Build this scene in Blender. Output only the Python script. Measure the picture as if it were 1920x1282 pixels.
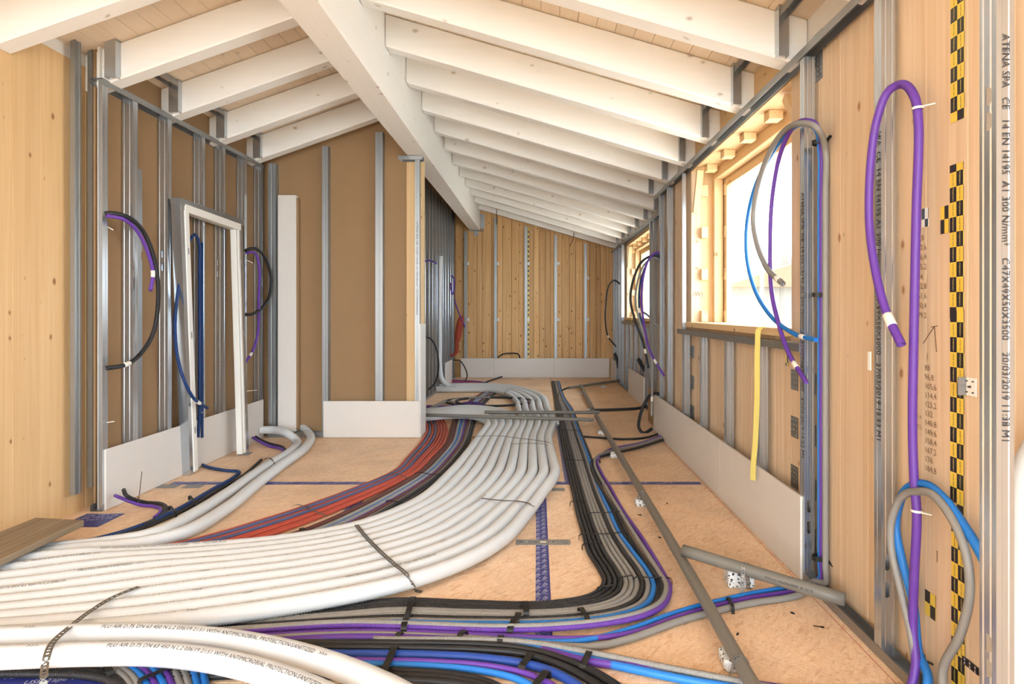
import bpy, bmesh, math, random
import numpy as np
from mathutils import Vector
random.seed(7)
for o in list(bpy.data.objects): bpy.data.objects.remove(o)
scene = bpy.context.scene
COL = scene.collection

# ------------------------------------------------------------------ camera, sky, exposure
FPX, VX, VY, EYE = 1140.0, 1008.0, 585.0, 1.28          # focal length and vanishing point in pixels of 1920x1282
cam_d = bpy.data.cameras.new('camera'); cam = bpy.data.objects.new('camera', cam_d); COL.objects.link(cam)
cam.location = (0, 0, EYE); cam.rotation_euler = (math.pi/2, 0, 0)
cam_d.sensor_width = 36; cam_d.lens = FPX/1920*36
cam_d.shift_x = (960-VX)/1920; cam_d.shift_y = (VY-641)/1920
cam_d.clip_start = 0.02; cam_d.clip_end = 300
scene.camera = cam

world = bpy.data.worlds.new('overcast_sky'); scene.world = world; world.use_nodes = True
bg = world.node_tree.nodes['Background']
bg.inputs['Color'].default_value = (0.765, 0.895, 1.0, 1); bg.inputs['Strength'].default_value = 2.0

vs = scene.view_settings
vs.view_transform = 'Standard'; vs.look = 'None'; vs.gamma = 1.0; vs.use_curve_mapping = False
vs.exposure = 2.54

# ------------------------------------------------------------------ helpers: projection of photograph points to places
def FL(px, py, z=0.0):
    Y = (EYE-z)*FPX/(py-VY); return np.array(((px-VX)*Y/FPX, Y, z))
def AT(px, py, Y): return np.array(((px-VX)*Y/FPX, Y, EYE-(py-VY)*Y/FPX))
def ONX(px, py, X):
    Y = X*FPX/(px-VX); return np.array((X, Y, EYE-(py-VY)*Y/FPX))
def lin(c):
    c = c/255.0
    return c/12.92 if c <= 0.04045 else ((c+0.055)/1.055)**2.4
def rgb(r, g, b): return (lin(r), lin(g), lin(b), 1.0)

# ------------------------------------------------------------------ materials
def newmat(name):
    m = bpy.data.materials.new(name); m.use_nodes = True
    nt = m.node_tree; b = nt.nodes['Principled BSDF']
    return m, nt, b
def N(nt, t, **kw):
    n = nt.nodes.new(t)
    for k, v in kw.items(): setattr(n, k, v)
    return n
def ramp(nt, stops):
    r = N(nt, 'ShaderNodeValToRGB'); e = r.color_ramp.elements
    e[0].position, e[0].color = stops[0]; e[1].position, e[1].color = stops[1]
    for p, c in stops[2:]:
        x = e.new(p); x.color = c
    return r
def mixc(nt, fac, a, b, blend='MIX'):
    m = N(nt, 'ShaderNodeMix', data_type='RGBA', blend_type=blend)
    for s, v in ((0, fac), (6, a), (7, b)):
        if hasattr(v, 'links') or isinstance(v, bpy.types.NodeSocket): nt.links.new(v, m.inputs[s])
        else: m.inputs[s].default_value = v
    return m.outputs[2]
def bump(nt, bsdf, h, strength, dist=0.002):
    b = N(nt, 'ShaderNodeBump'); b.inputs['Strength'].default_value = strength; b.inputs['Distance'].default_value = dist
    nt.links.new(h, b.inputs['Height']); nt.links.new(b.outputs[0], bsdf.inputs['Normal'])

def wood(name, base, dark, knot, axis, rough=0.6, knots=2.4, kamt=0.85, gamt=0.35, var=0.06, ksize=0.05):
    m, nt, b = newmat(name); L = nt.links.new
    tc = N(nt, 'ShaderNodeTexCoord'); oi = N(nt, 'ShaderNodeObjectInfo')
    off = N(nt, 'ShaderNodeVectorMath', operation='SCALE'); off.inputs[0].default_value = (31, 57, 43); L(oi.outputs['Random'], off.inputs['Scale'])
    add = N(nt, 'ShaderNodeVectorMath', operation='ADD'); L(tc.outputs['Object'], add.inputs[0]); L(off.outputs[0], add.inputs[1])
    def mapped(sl, sc):
        mp = N(nt, 'ShaderNodeMapping'); s = [sc]*3; s[axis] = sl; mp.inputs['Scale'].default_value = s
        L(add.outputs[0], mp.inputs['Vector']); return mp.outputs[0]
    n1 = N(nt, 'ShaderNodeTexNoise'); n1.inputs['Scale'].default_value = 1; n1.inputs['Detail'].default_value = 5; n1.inputs['Distortion'].default_value = 0.4
    L(mapped(1.1, 38), n1.inputs['Vector'])
    n2 = N(nt, 'ShaderNodeTexNoise'); n2.inputs['Scale'].default_value = 1; n2.inputs['Detail'].default_value = 2
    L(mapped(0.5, 9), n2.inputs['Vector'])
    r1 = ramp(nt, [(0.35, (0, 0, 0, 1)), (0.7, (1, 1, 1, 1))]); L(n1.outputs['Fac'], r1.inputs[0])
    g = N(nt, 'ShaderNodeMath', operation='MULTIPLY'); L(r1.outputs[0], g.inputs[0]); g.inputs[1].default_value = gamt
    c = mixc(nt, g.outputs[0], base, dark)
    g2 = N(nt, 'ShaderNodeMath', operation='MULTIPLY'); L(n2.outputs['Fac'], g2.inputs[0]); g2.inputs[1].default_value = gamt*0.8
    c = mixc(nt, g2.outputs[0], c, dark)
    # knots: small dark centres with a soft ring
    sx = N(nt, 'ShaderNodeSeparateXYZ'); L(add.outputs[0], sx.inputs[0]); oth = [k for k in range(3) if k != axis]
    su = N(nt, 'ShaderNodeMath', operation='ADD'); L(sx.outputs[oth[0]], su.inputs[0]); L(sx.outputs[oth[1]], su.inputs[1])
    cb = N(nt, 'ShaderNodeCombineXYZ'); L(su.outputs[0], cb.inputs[0]); L(sx.outputs[axis], cb.inputs[1])
    mk_ = N(nt, 'ShaderNodeMapping'); mk_.inputs['Scale'].default_value = (knots*2.6, knots*1.5, 1); L(cb.outputs[0], mk_.inputs[0])
    v = N(nt, 'ShaderNodeTexVoronoi', voronoi_dimensions='2D'); v.inputs['Scale'].default_value = 1; L(mk_.outputs[0], v.inputs['Vector'])
    nd = N(nt, 'ShaderNodeTexNoise'); nd.inputs['Scale'].default_value = 1; L(mapped(20, 50), nd.inputs['Vector'])
    a1 = N(nt, 'ShaderNodeMath', operation='MULTIPLY_ADD'); L(nd.outputs['Fac'], a1.inputs[0]); a1.inputs[1].default_value = 0.03; L(v.outputs['Distance'], a1.inputs[2])
    sp = N(nt, 'ShaderNodeSeparateColor'); L(v.outputs['Color'], sp.inputs[0])
    rs = N(nt, 'ShaderNodeMath', operation='MULTIPLY_ADD'); L(sp.outputs[0], rs.inputs[0]); rs.inputs[1].default_value = ksize*2.2; rs.inputs[2].default_value = -ksize*1.0
    sb = N(nt, 'ShaderNodeMath', operation='SUBTRACT'); L(a1.outputs[0], sb.inputs[0]); L(rs.outputs[0], sb.inputs[1])
    rk = ramp(nt, [(0.0, (1, 1, 1, 1)), (0.060, (0, 0, 0, 1)), (0.012, (0.85, 0.85, 0.85, 1)), (0.022, (0.35, 0.35, 0.35, 1)), (0.034, (0.22, 0.22, 0.22, 1))]); L(sb.outputs[0], rk.inputs[0])
    gk = N(nt, 'ShaderNodeMath', operation='MULTIPLY'); L(rk.outputs[0], gk.inputs[0]); gk.inputs[1].default_value = kamt
    c = mixc(nt, gk.outputs[0], c, knot)
    hv = N(nt, 'ShaderNodeHueSaturation'); L(c, hv.inputs['Color'])
    mr = N(nt, 'ShaderNodeMapRange'); mr.inputs['To Min'].default_value = 1-var; mr.inputs['To Max'].default_value = 1+var; L(oi.outputs['Random'], mr.inputs['Value']); L(mr.outputs[0], hv.inputs['Value'])
    L(hv.outputs[0], b.inputs['Base Color']); b.inputs['Roughness'].default_value = rough
    b.inputs['Specular IOR Level'].default_value = 0.3
    bump(nt, b, n1.outputs['Fac'], 0.15, 0.001)
    return m

def plastic(name, c, rough=0.45, pitch=None, depth=0.0012, spec=0.4, noise=0.08):
    m, nt, b = newmat(name); L = nt.links.new
    tc = N(nt, 'ShaderNodeTexCoord'); n = N(nt, 'ShaderNodeTexNoise'); n.inputs['Scale'].default_value = 6; n.inputs['Detail'].default_value = 4
    L(tc.outputs['Object'], n.inputs['Vector'])
    hv = N(nt, 'ShaderNodeHueSaturation'); hv.inputs['Color'].default_value = c
    mr = N(nt, 'ShaderNodeMapRange'); mr.inputs['To Min'].default_value = 1-noise; mr.inputs['To Max'].default_value = 1+noise; L(n.outputs['Fac'], mr.inputs['Value']); L(mr.outputs[0], hv.inputs['Value'])
    L(hv.outputs[0], b.inputs['Base Color']); b.inputs['Roughness'].default_value = rough; b.inputs['Specular IOR Level'].default_value = spec
    if pitch:
        sx = N(nt, 'ShaderNodeSeparateXYZ'); L(tc.outputs['UV'], sx.inputs[0])
        mu = N(nt, 'ShaderNodeMath', operation='MULTIPLY'); L(sx.outputs['Y'], mu.inputs[0]); mu.inputs[1].default_value = 2*math.pi/pitch
        si = N(nt, 'ShaderNodeMath', operation='SINE'); L(mu.outputs[0], si.inputs[0])
        bump(nt, b, si.outputs[0], 0.6, depth)
    return m

def metal(name, c, rough=0.38, met=0.85, spang=14):
    m, nt, b = newmat(name); L = nt.links.new
    tc = N(nt, 'ShaderNodeTexCoord'); mp = N(nt, 'ShaderNodeMapping'); mp.inputs['Scale'].default_value = (spang, spang, spang*0.25); L(tc.outputs['Object'], mp.inputs[0])
    n = N(nt, 'ShaderNodeTexNoise'); n.inputs['Scale'].default_value = 1; n.inputs['Detail'].default_value = 2; L(mp.outputs[0], n.inputs['Vector'])
    hv = N(nt, 'ShaderNodeHueSaturation'); hv.inputs['Color'].default_value = c
    mr = N(nt, 'ShaderNodeMapRange'); mr.inputs['To Min'].default_value = 0.94; mr.inputs['To Max'].default_value = 1.05; L(n.outputs['Fac'], mr.inputs['Value']); L(mr.outputs[0], hv.inputs['Value'])
    L(hv.outputs[0], b.inputs['Base Color']); b.inputs['Metallic'].default_value = met
    m2 = N(nt, 'ShaderNodeMapRange'); m2.inputs['To Min'].default_value = rough-0.02; m2.inputs['To Max'].default_value = rough+0.04; L(n.outputs['Fac'], m2.inputs['Value']); L(m2.outputs[0], b.inputs['Roughness'])
    return m

def osb():
    m, nt, b = newmat('osb_board'); L = nt.links.new
    tc = N(nt, 'ShaderNodeTexCoord'); oi = N(nt, 'ShaderNodeObjectInfo')
    off = N(nt, 'ShaderNodeVectorMath', operation='SCALE'); off.inputs[0].default_value = (31, 57, 0); L(oi.outputs['Random'], off.inputs['Scale'])
    add = N(nt, 'ShaderNodeVectorMath', operation='ADD'); L(tc.outputs['Object'], add.inputs[0]); L(off.outputs[0], add.inputs[1])
    c = None; hs = None
    for k, (rot, sc, lo, hi) in enumerate(((0.9, (12, 46, 1), rgb(238, 200, 164), rgb(248, 216, 182)), (-0.8, (15, 62, 1), rgb(228, 184, 146), rgb(250, 222, 192)), (2.0, (18, 80, 1), rgb(238, 202, 166), rgb(246, 214, 180)))):
        mr_ = N(nt, 'ShaderNodeMapping'); mr_.inputs['Rotation'].default_value = (0, 0, rot); L(add.outputs[0], mr_.inputs[0])
        mp = N(nt, 'ShaderNodeMapping'); mp.inputs['Scale'].default_value = sc; L(mr_.outputs[0], mp.inputs[0])
        nz = N(nt, 'ShaderNodeTexNoise'); nz.inputs['Scale'].default_value = 0.6; L(mp.outputs[0], nz.inputs['Vector'])
        mv = mixc(nt, 0.35, mp.outputs[0], nz.outputs['Color'], 'ADD')
        v = N(nt, 'ShaderNodeTexVoronoi'); v.inputs['Scale'].default_value = 1; L(mv, v.inputs['Vector'])
        sp = N(nt, 'ShaderNodeSeparateColor'); L(v.outputs['Color'], sp.inputs[0])
        ci = mixc(nt, sp.outputs[0], lo, hi)
        if c is None: c = ci; hs = sp.outputs[1]
        else:
            gt = N(nt, 'ShaderNodeMath', operation='GREATER_THAN'); L(sp.outputs[2], gt.inputs[0]); gt.inputs[1].default_value = 0.5
            c = mixc(nt, gt.outputs[0], c, ci)
    big = N(nt, 'ShaderNodeTexNoise'); big.inputs['Scale'].default_value = 2.2; big.inputs['Detail'].default_value = 4; L(add.outputs[0], big.inputs['Vector'])
    rb = ramp(nt, [(0.3, (0.86, 0.84, 0.82, 1)), (0.7, (1.06, 1.05, 1.04, 1))]); L(big.outputs['Fac'], rb.inputs[0])
    c = mixc(nt, 1.0, c, rb.outputs[0], 'MULTIPLY')
    fm = N(nt, 'ShaderNodeMapping'); fm.inputs['Scale'].default_value = (60, 240, 60); fm.inputs['Rotation'].default_value = (0, 0, 0.3); L(add.outputs[0], fm.inputs[0])
    fn = N(nt, 'ShaderNodeTexNoise'); fn.inputs['Scale'].default_value = 1; fn.inputs['Detail'].default_value = 4; L(fm.outputs[0], fn.inputs['Vector'])
    rf = ramp(nt, [(0.28, (0.72, 0.62, 0.52, 1)), (0.45, (1, 1, 1, 1))]); L(fn.outputs['Fac'], rf.inputs[0])
    c = mixc(nt, 1.0, c, rf.outputs[0], 'MULTIPLY')
    L(c, b.inputs['Base Color']); b.inputs['Roughness'].default_value = 0.6; b.inputs['Specular IOR Level'].default_value = 0.3
    bump(nt, b, hs, 0.25, 0.001)
    return m

def speckle():
    m, nt, b = newmat('speckled_foam'); L = nt.links.new
    tc = N(nt, 'ShaderNodeTexCoord'); v = N(nt, 'ShaderNodeTexVoronoi'); v.inputs['Scale'].default_value = 120; L(tc.outputs['Object'], v.inputs['Vector'])
    sp = N(nt, 'ShaderNodeSeparateColor'); L(v.outputs['Color'], sp.inputs[0])
    r = ramp(nt, [(0.0, rgb(60, 60, 62)), (0.16, rgb(226, 224, 220)), (0.12, rgb(80, 80, 80)), (0.13, rgb(170, 170, 168))]); L(sp.outputs[0], r.inputs[0])
    L(r.outputs[0], b.inputs['Base Color']); b.inputs['Roughness'].default_value = 0.8
    bump(nt, b, v.outputs['Distance'], 0.4, 0.002); return m

def checker(name, ca, cb, n_u, pitch):
    m, nt, b = newmat(name); L = nt.links.new
    tc = N(nt, 'ShaderNodeTexCoord'); mp = N(nt, 'ShaderNodeMapping'); mp.inputs['Scale'].default_value = (n_u, 1/pitch, 1); L(tc.outputs['UV'], mp.inputs[0])
    ck = N(nt, 'ShaderNodeTexChecker'); ck.inputs['Scale'].default_value = 1; ck.inputs['Color1'].default_value = ca; ck.inputs['Color2'].default_value = cb
    mp.inputs['Location'].default_value = (0.001, 0.001, 0.5)
    L(mp.outputs[0], ck.inputs['Vector']); L(ck.outputs['Color'], b.inputs['Base Color']); b.inputs['Roughness'].default_value = 0.35
    return m

PINE = dict(base=rgb(234, 200, 152), dark=rgb(214, 170, 118), knot=rgb(140, 84, 40))
M = {}
for ax, nm in enumerate('xyz'):
    M['pine_'+nm] = wood('pine_'+nm, axis=ax, **PINE)
    M['white_'+nm] = wood('whitewashed_'+nm, rgb(243, 239, 234), rgb(236, 230, 222), rgb(196, 182, 168), ax, knots=1.9, kamt=0.9, gamt=0.35, var=0.02, ksize=0.05)
M['board_y'] = wood('ceiling_board', rgb(232, 212, 188), rgb(222, 198, 170), rgb(182, 156, 128), 1, knots=1.2, kamt=0.5, var=0.03, ksize=0.03)
M['pine_wall'] = wood('pine_wall_board', rgb(230, 206, 176), rgb(208, 174, 136), rgb(146, 92, 50), 2, knots=2.0, kamt=0.8, gamt=0.75, var=0.03, ksize=0.05)
M['pine_left'] = wood('pine_left_board', rgb(232, 196, 148), rgb(214, 172, 120), rgb(140, 86, 42), 2, knots=2.3, kamt=0.85, gamt=0.7, var=0.03, ksize=0.055)
M['pine_back'] = wood('knotty_pine_board', rgb(238, 198, 142), rgb(206, 154, 98), rgb(96, 52, 22), 2, knots=3.0, kamt=0.95, gamt=0.9, var=0.14, ksize=0.07)
M['grey_wood'] = wood('weathered_wood', rgb(168, 148, 122), rgb(116, 98, 78), rgb(70, 56, 42), 1, knots=1.8, kamt=0.6, gamt=0.9, var=0.02)
M['osb'] = osb()
M['gypsum'] = plastic('gypsum_paper', rgb(222, 214, 206), 0.85, noise=0.03, spec=0.2)
M['gypsum_core'] = plastic('gypsum_edge', rgb(236, 230, 222), 0.9, noise=0.03, spec=0.1)
M['kraft'] = plastic('kraft_paper', rgb(154, 122, 88), 0.7, noise=0.06, spec=0.25)
M['galv'] = metal('galvanised_steel', rgb(190, 196, 202), 0.22)
M['galv_dull'] = metal('dull_galvanised_steel', rgb(158, 160, 160), 0.4, 0.85)
M['galv_dark'] = metal('perforated_steel', rgb(128, 124, 116), 0.5, 0.7)
M['plate_steel'] = metal('zinc_plate', rgb(150, 146, 140), 0.55, 0.35)
M['alu_white'] = plastic('white_enamel', rgb(238, 234, 226), 0.4, noise=0.03)
M['duct'] = plastic('white_duct_plastic', rgb(222, 223, 223), 0.5, noise=0.03)
M['duct_far'] = plastic('white_duct_plastic_fine', rgb(222, 223, 223), 0.5, pitch=0.010, depth=0.0015, noise=0.03)
CP = 0.006
COLS = dict(black=rgb(38, 38, 40), grey=rgb(146, 143, 138), blue=rgb(42, 128, 214), purple=rgb(104, 62, 160), navy=rgb(22, 56, 110), royal=rgb(40, 76, 160), red=rgb(186, 76, 56), maroon=rgb(96, 52, 46), slate=rgb(84, 88, 122))
for k, c in COLS.items():
    M[k] = plastic(k+'_conduit', c, 0.42, pitch=CP, depth=0.0008)
    M[k+'_geo'] = plastic(k+'_ribbed_conduit', c, 0.42)
M['pvc'] = plastic('grey_pvc', rgb(120, 116, 108), 0.4, noise=0.05)
M['tie'] = plastic('black_tie', rgb(30, 29, 28), 0.5)
M['ink'] = plastic('dark_ink', rgb(58, 54, 54), 0.7)
M['ink_pale'] = plastic('worn_grey_ink', rgb(110, 104, 100), 0.7)
M['pencil'] = plastic('pencil', rgb(128, 100, 74), 0.7)
M['white_tape'] = plastic('white_tape', rgb(236, 230, 218), 0.5)
M['blue_tape'] = plastic('blue_tape', rgb(52, 58, 132), 0.35, noise=0.12)
M['tape_print'] = plastic('white_print', rgb(214, 212, 224), 0.4)
M['chk'] = checker('yellow_black_tape', rgb(238, 202, 74), rgb(36, 33, 30), 2, 0.048)
M['chk_bw'] = checker('black_white_tape', rgb(236, 234, 228), rgb(30, 30, 32), 2, 0.05)
M['yellow'] = plastic('yellow_webbing', rgb(226, 208, 116), 0.5)
M['foam'] = speckle()
M['red_line'] = plastic('red_chalk', rgb(206, 122, 100), 0.9)
M['ground'] = plastic('bounce_gravel', rgb(232, 226, 214), 0.9, noise=0.08)  # outside ground, colour raised to bounce daylight up onto the ceiling
M['plaster'] = plastic('pale_plaster', rgb(206, 194, 178), 0.9)
M['house_wall'] = plastic('house_wall', rgb(126, 118, 108), 0.9)
M['house_roof'] = plastic('house_roof_tiles', rgb(118, 94, 72), 0.9)
def glassmat():
    m, nt, b = newmat('window_glass'); out = nt.nodes['Material Output']
    tr = N(nt, 'ShaderNodeBsdfTransparent'); gl = N(nt, 'ShaderNodeBsdfGlossy'); gl.inputs['Roughness'].default_value = 0.02
    lw = N(nt, 'ShaderNodeLayerWeight'); pw = N(nt, 'ShaderNodeMath', operation='POWER'); pw.inputs[1].default_value = 5; mx = N(nt, 'ShaderNodeMixShader')
    nt.links.new(lw.outputs['Facing'], pw.inputs[0]); nt.links.new(pw.outputs[0], mx.inputs[0]); nt.links.new(tr.outputs[0], mx.inputs[1]); nt.links.new(gl.outputs[0], mx.inputs[2]); nt.links.new(mx.outputs[0], out.inputs[0])
    return m
M['glass'] = glassmat()

# ------------------------------------------------------------------ helpers: objects
LABELS = {}
def tag(o, label, cat, group=None):
    o['label'] = label; o['category'] = cat
    if group: o['group'] = group
    if label in LABELS: print('DUPLICATE LABEL', label)
    LABELS[label] = 1
    return o
def structure(o): o['kind'] = 'structure'; return o
def empty(name, loc):
    o = bpy.data.objects.new(name, None); COL.objects.link(o); o.location = loc; o.empty_display_size = 0.05; return o
def wloc(o):
    p = Vector((0, 0, 0))
    while o: p = p+o.location; o = o.parent
    return p
def mk(name, V, F, mat, parent=None, smooth=False, uv=None):
    """one mesh object; V in place coordinates, origin moved to the middle of its base"""
    V = np.asarray(V, float); lo, hi = V.min(0), V.max(0)
    c = np.array(((lo[0]+hi[0])/2, (lo[1]+hi[1])/2, lo[2]))
    me = bpy.data.meshes.new(name); me.from_pydata((V-c).tolist(), [], [tuple(map(int, f)) for f in F]); me.update()
    if uv is not None:
        ul = me.uv_layers.new(name='UVMap'); li = np.empty(len(me.loops), int); me.loops.foreach_get('vertex_index', li)
        ul.data.foreach_set('uv', np.asarray(uv, np.float32)[li].ravel())
    if smooth: me.polygons.foreach_set('use_smooth', np.ones(len(me.polygons), bool))
    me.materials.append(mat if not isinstance(mat, str) else M[mat])
    o = bpy.data.objects.new(name, me); COL.objects.link(o)
    p = Vector(c)
    if parent is not None: o.parent = parent; p = p-wloc(parent)
    o.location = p
    return o
BF = [(0, 3, 2, 1), (4, 5, 6, 7), (0, 1, 5, 4), (1, 2, 6, 5), (2, 3, 7, 6), (3, 0, 4, 7)]
def boxV(x0, x1, y0, y1, z0, z1): return np.array([(x0, y0, z0), (x1, y0, z0), (x1, y1, z0), (x0, y1, z0), (x0, y0, z1), (x1, y0, z1), (x1, y1, z1), (x0, y1, z1)], float)
def hexa(name, V, mat, parent=None, bev=0.0):
    if bev <= 0: return mk(name, V, BF, mat, parent)
    bm = bmesh.new(); vs_ = [bm.verts.new(v) for v in V]
    for f in BF: bm.faces.new([vs_[i] for i in f])
    bmesh.ops.recalc_face_normals(bm, faces=bm.faces)
    bmesh.ops.bevel(bm, geom=list(bm.edges), offset=bev, segments=1, affect='EDGES')
    bm.verts.index_update()
    VV = [v.co[:] for v in bm.verts]; FF = [[v.index for v in f.verts] for f in bm.faces]; bm.free()
    return mk(name, VV, FF, mat, parent)
def box(name, x0, x1, y0, y1, z0, z1, mat, parent=None, bev=0.0): return hexa(name, boxV(x0, x1, y0, y1, z0, z1), mat, parent, bev)
def beam(name, a, b, w, h, mat, parent=None, up=(0, 0, 1), bev=0.0):
    """box along a->b, w across, h along up"""
    a = np.array(a, float); b = np.array(b, float); d = b-a; d /= np.linalg.norm(d)
    s = np.cross(d, up); s /= np.linalg.norm(s); u = np.cross(s, d)
    V = [p+s*i*w/2+u*j*h/2 for j in (-1, 1) for p, i in ((a, -1), (a, 1), (b, 1), (b, -1))]
    return hexa(name, np.array(V), mat, parent, bev)
def fixn(V, F):
    bm = bmesh.new(); vs_ = [bm.verts.new(v) for v in V]
    for f in F:
        try: bm.faces.new([vs_[i] for i in f])
        except ValueError: pass
    bmesh.ops.recalc_face_normals(bm, faces=bm.faces); bm.verts.index_update()
    VV = [v.co[:] for v in bm.verts]; FF = [[v.index for v in f.verts] for f in bm.faces]; bm.free()
    return VV, FF
def ext(name, pts, t, O, U, Vv, W, L, mat, parent=None):
    """open sheet profile pts (u,v), thickness t, extruded by L along W"""
    P = np.array(pts, float); n = len(P)
    nrm = np.zeros_like(P)
    for i in range(n-1):
        d = P[i+1]-P[i]; d /= max(np.linalg.norm(d), 1e-9); q = np.array((-d[1], d[0])); nrm[i] += q; nrm[i+1] += q
    nrm /= np.maximum(np.linalg.norm(nrm, axis=1), 0.5)[:, None]
    Q = np.vstack([P, (P+nrm*t)[::-1]]); m = len(Q)
    O, U, Vv, W = [np.array(a, float) for a in (O, U, Vv, W)]
    A = O+Q[:, :1]*U+Q[:, 1:]*Vv
    V = np.vstack([A, A+W*L]); F = [(i, (i+1) % m, m+(i+1) % m, m+i) for i in range(m)]
    for k in range(n-1): F += [(k, k+1, m-2-k, m-1-k), (m+k, m+m-1-k, m+m-2-k, m+k+1)]
    V, F = fixn(V, F)
    return mk(name, V, F, mat, parent)
def stud_profile(d, w):
    g = 0.0022
    return [(.009, w), (0, w), (0, w*.62), (.0015, w*.58), (.0015, w*.42), (0, w*.38), (0, 0), (d*.16, 0), (d*.2, g), (d*.3, g), (d*.34, 0), (d*.66, 0), (d*.7, g), (d*.8, g), (d*.84, 0), (d, 0), (d, w), (d-.009, w)]
def cut(o, boxes):
    """cut stadium slots, given as (centre, axis, half width, half height)"""
    bm = bmesh.new()
    for c, ax, hw, hh in boxes:
        n = 10; ring = []
        for i in range(n+1): a = math.pi*i/n; ring.append((hw*math.cos(a), hh-hw+hw*math.sin(a)))
        for i in range(n+1): a = math.pi+math.pi*i/n; ring.append((hw*math.cos(a), -(hh-hw)+hw*math.sin(a)))
        lo = []; hi = []
        for (u, z) in ring:
            for s, lst in ((-0.012, lo), (0.012, hi)):
                p = Vector(c)+(Vector((u, s, z)) if ax == 1 else Vector((s, u, z))); lst.append(bm.verts.new(p))
        k = len(ring)
        bm.faces.new(lo); bm.faces.new(hi[::-1])
        for i in range(k): bm.faces.new((lo[i], hi[i], hi[(i+1) % k], lo[(i+1) % k]))
    bmesh.ops.recalc_face_normals(bm, faces=bm.faces)
    me = bpy.data.meshes.new('cutter'); bm.to_mesh(me); bm.free()
    co = bpy.data.objects.new('cutter', me); COL.objects.link(co)
    md = o.modifiers.new('slots', 'BOOLEAN'); md.operation = 'DIFFERENCE'; md.solver = 'EXACT'; md.object = co
    bpy.context.view_layer.update()
    new = bpy.data.meshes.new_from_object(o.evaluated_get(bpy.context.evaluated_depsgraph_get()))
    o.modifiers.clear(); old = o.data; o.data = new; new.name = old.name
    bpy.data.objects.remove(co); bpy.data.meshes.remove(me)
# ---- text
TC = {}
def tmesh(s):
    if s not in TC:
        cu = bpy.data.curves.new('t', 'FONT'); cu.body = s; cu.size = 1; cu.resolution_u = 2
        o = bpy.data.objects.new('t', cu); COL.objects.link(o); bpy.context.view_layer.update()
        me = bpy.data.meshes.new_from_object(o.evaluated_get(bpy.context.evaluated_depsgraph_get()))
        V = np.array([v.co[:2] for v in me.vertices]) if len(me.vertices) else np.zeros((0, 2)); F = [tuple(p.vertices) for p in me.polygons]
        bpy.data.objects.remove(o); bpy.data.curves.remove(cu); bpy.data.meshes.remove(me); TC[s] = (V, F)
    return TC[s]
def texts(name, items, mat, parent):
    VV = []; FF = []; n = 0
    for s, O, U, Vv, size in items:
        V, F = tmesh(s)
        if not len(V): continue
        O, U, Vv = [np.array(a, float) for a in (O, U, Vv)]
        VV.append(O+V[:, :1]*size*U+V[:, 1:]*size*Vv); FF += [[i+n for i in f] for f in F]; n += len(V)
    return mk(name, np.vstack(VV), FF, mat, parent)
# ---- tubes
def smoothpath(pts, step):
    P = np.array(pts, float)
    if len(P) == 2: D = P
    else:
        E = np.vstack([2*P[0]-P[1], P, 2*P[-1]-P[-2]]); out = []
        for i in range(1, len(E)-2):
            p0, p1, p2, p3 = E[i-1:i+3]
            t = np.linspace(0, 1, 24, endpoint=False)[:, None]
            k = [max(np.linalg.norm(b-a), 1e-6)**0.5 for a, b in ((p0, p1), (p1, p2), (p2, p3))]
            m1 = (p2-p1)+k[1]*((p1-p0)/k[0]-(p2-p0)/(k[0]+k[1])); m2 = (p2-p1)+k[1]*((p3-p2)/k[2]-(p3-p1)/(k[1]+k[2]))
            out.append((2*t**3-3*t**2+1)*p1+(t**3-2*t**2+t)*m1+(-2*t**3+3*t**2)*p2+(t**3-t**2)*m2)
        D = np.vstack(out+[P[-1:]])
    s = np.concatenate([[0], np.cumsum(np.linalg.norm(np.diff(D, axis=0), axis=1))])
    n = max(2, int(round(s[-1]/step))+1); q = np.linspace(0, s[-1], n)
    return np.stack([np.interp(q, s, D[:, i]) for i in range(3)], 1), q
def frames(P):
    T = np.gradient(P, axis=0); T /= np.linalg.norm(T, axis=1)[:, None]
    up = np.array((0, 0, 1.0)) if abs(T[0][2]) < 0.9 else np.array((0, -1.0, 0))
    A = np.zeros_like(P); a = up
    for i in range(len(P)):
        a = a-T[i]*a.dot(T[i]); a /= np.linalg.norm(a); A[i] = a
        if abs(T[i][2]) < 0.8:                      # lean back to upright so that print stays on top
            u = np.array((0, 0, 1.0))-T[i]*T[i][2]; u /= np.linalg.norm(u); a = a*0.9+u*0.1
    return T, A, np.cross(T, A)
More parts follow.
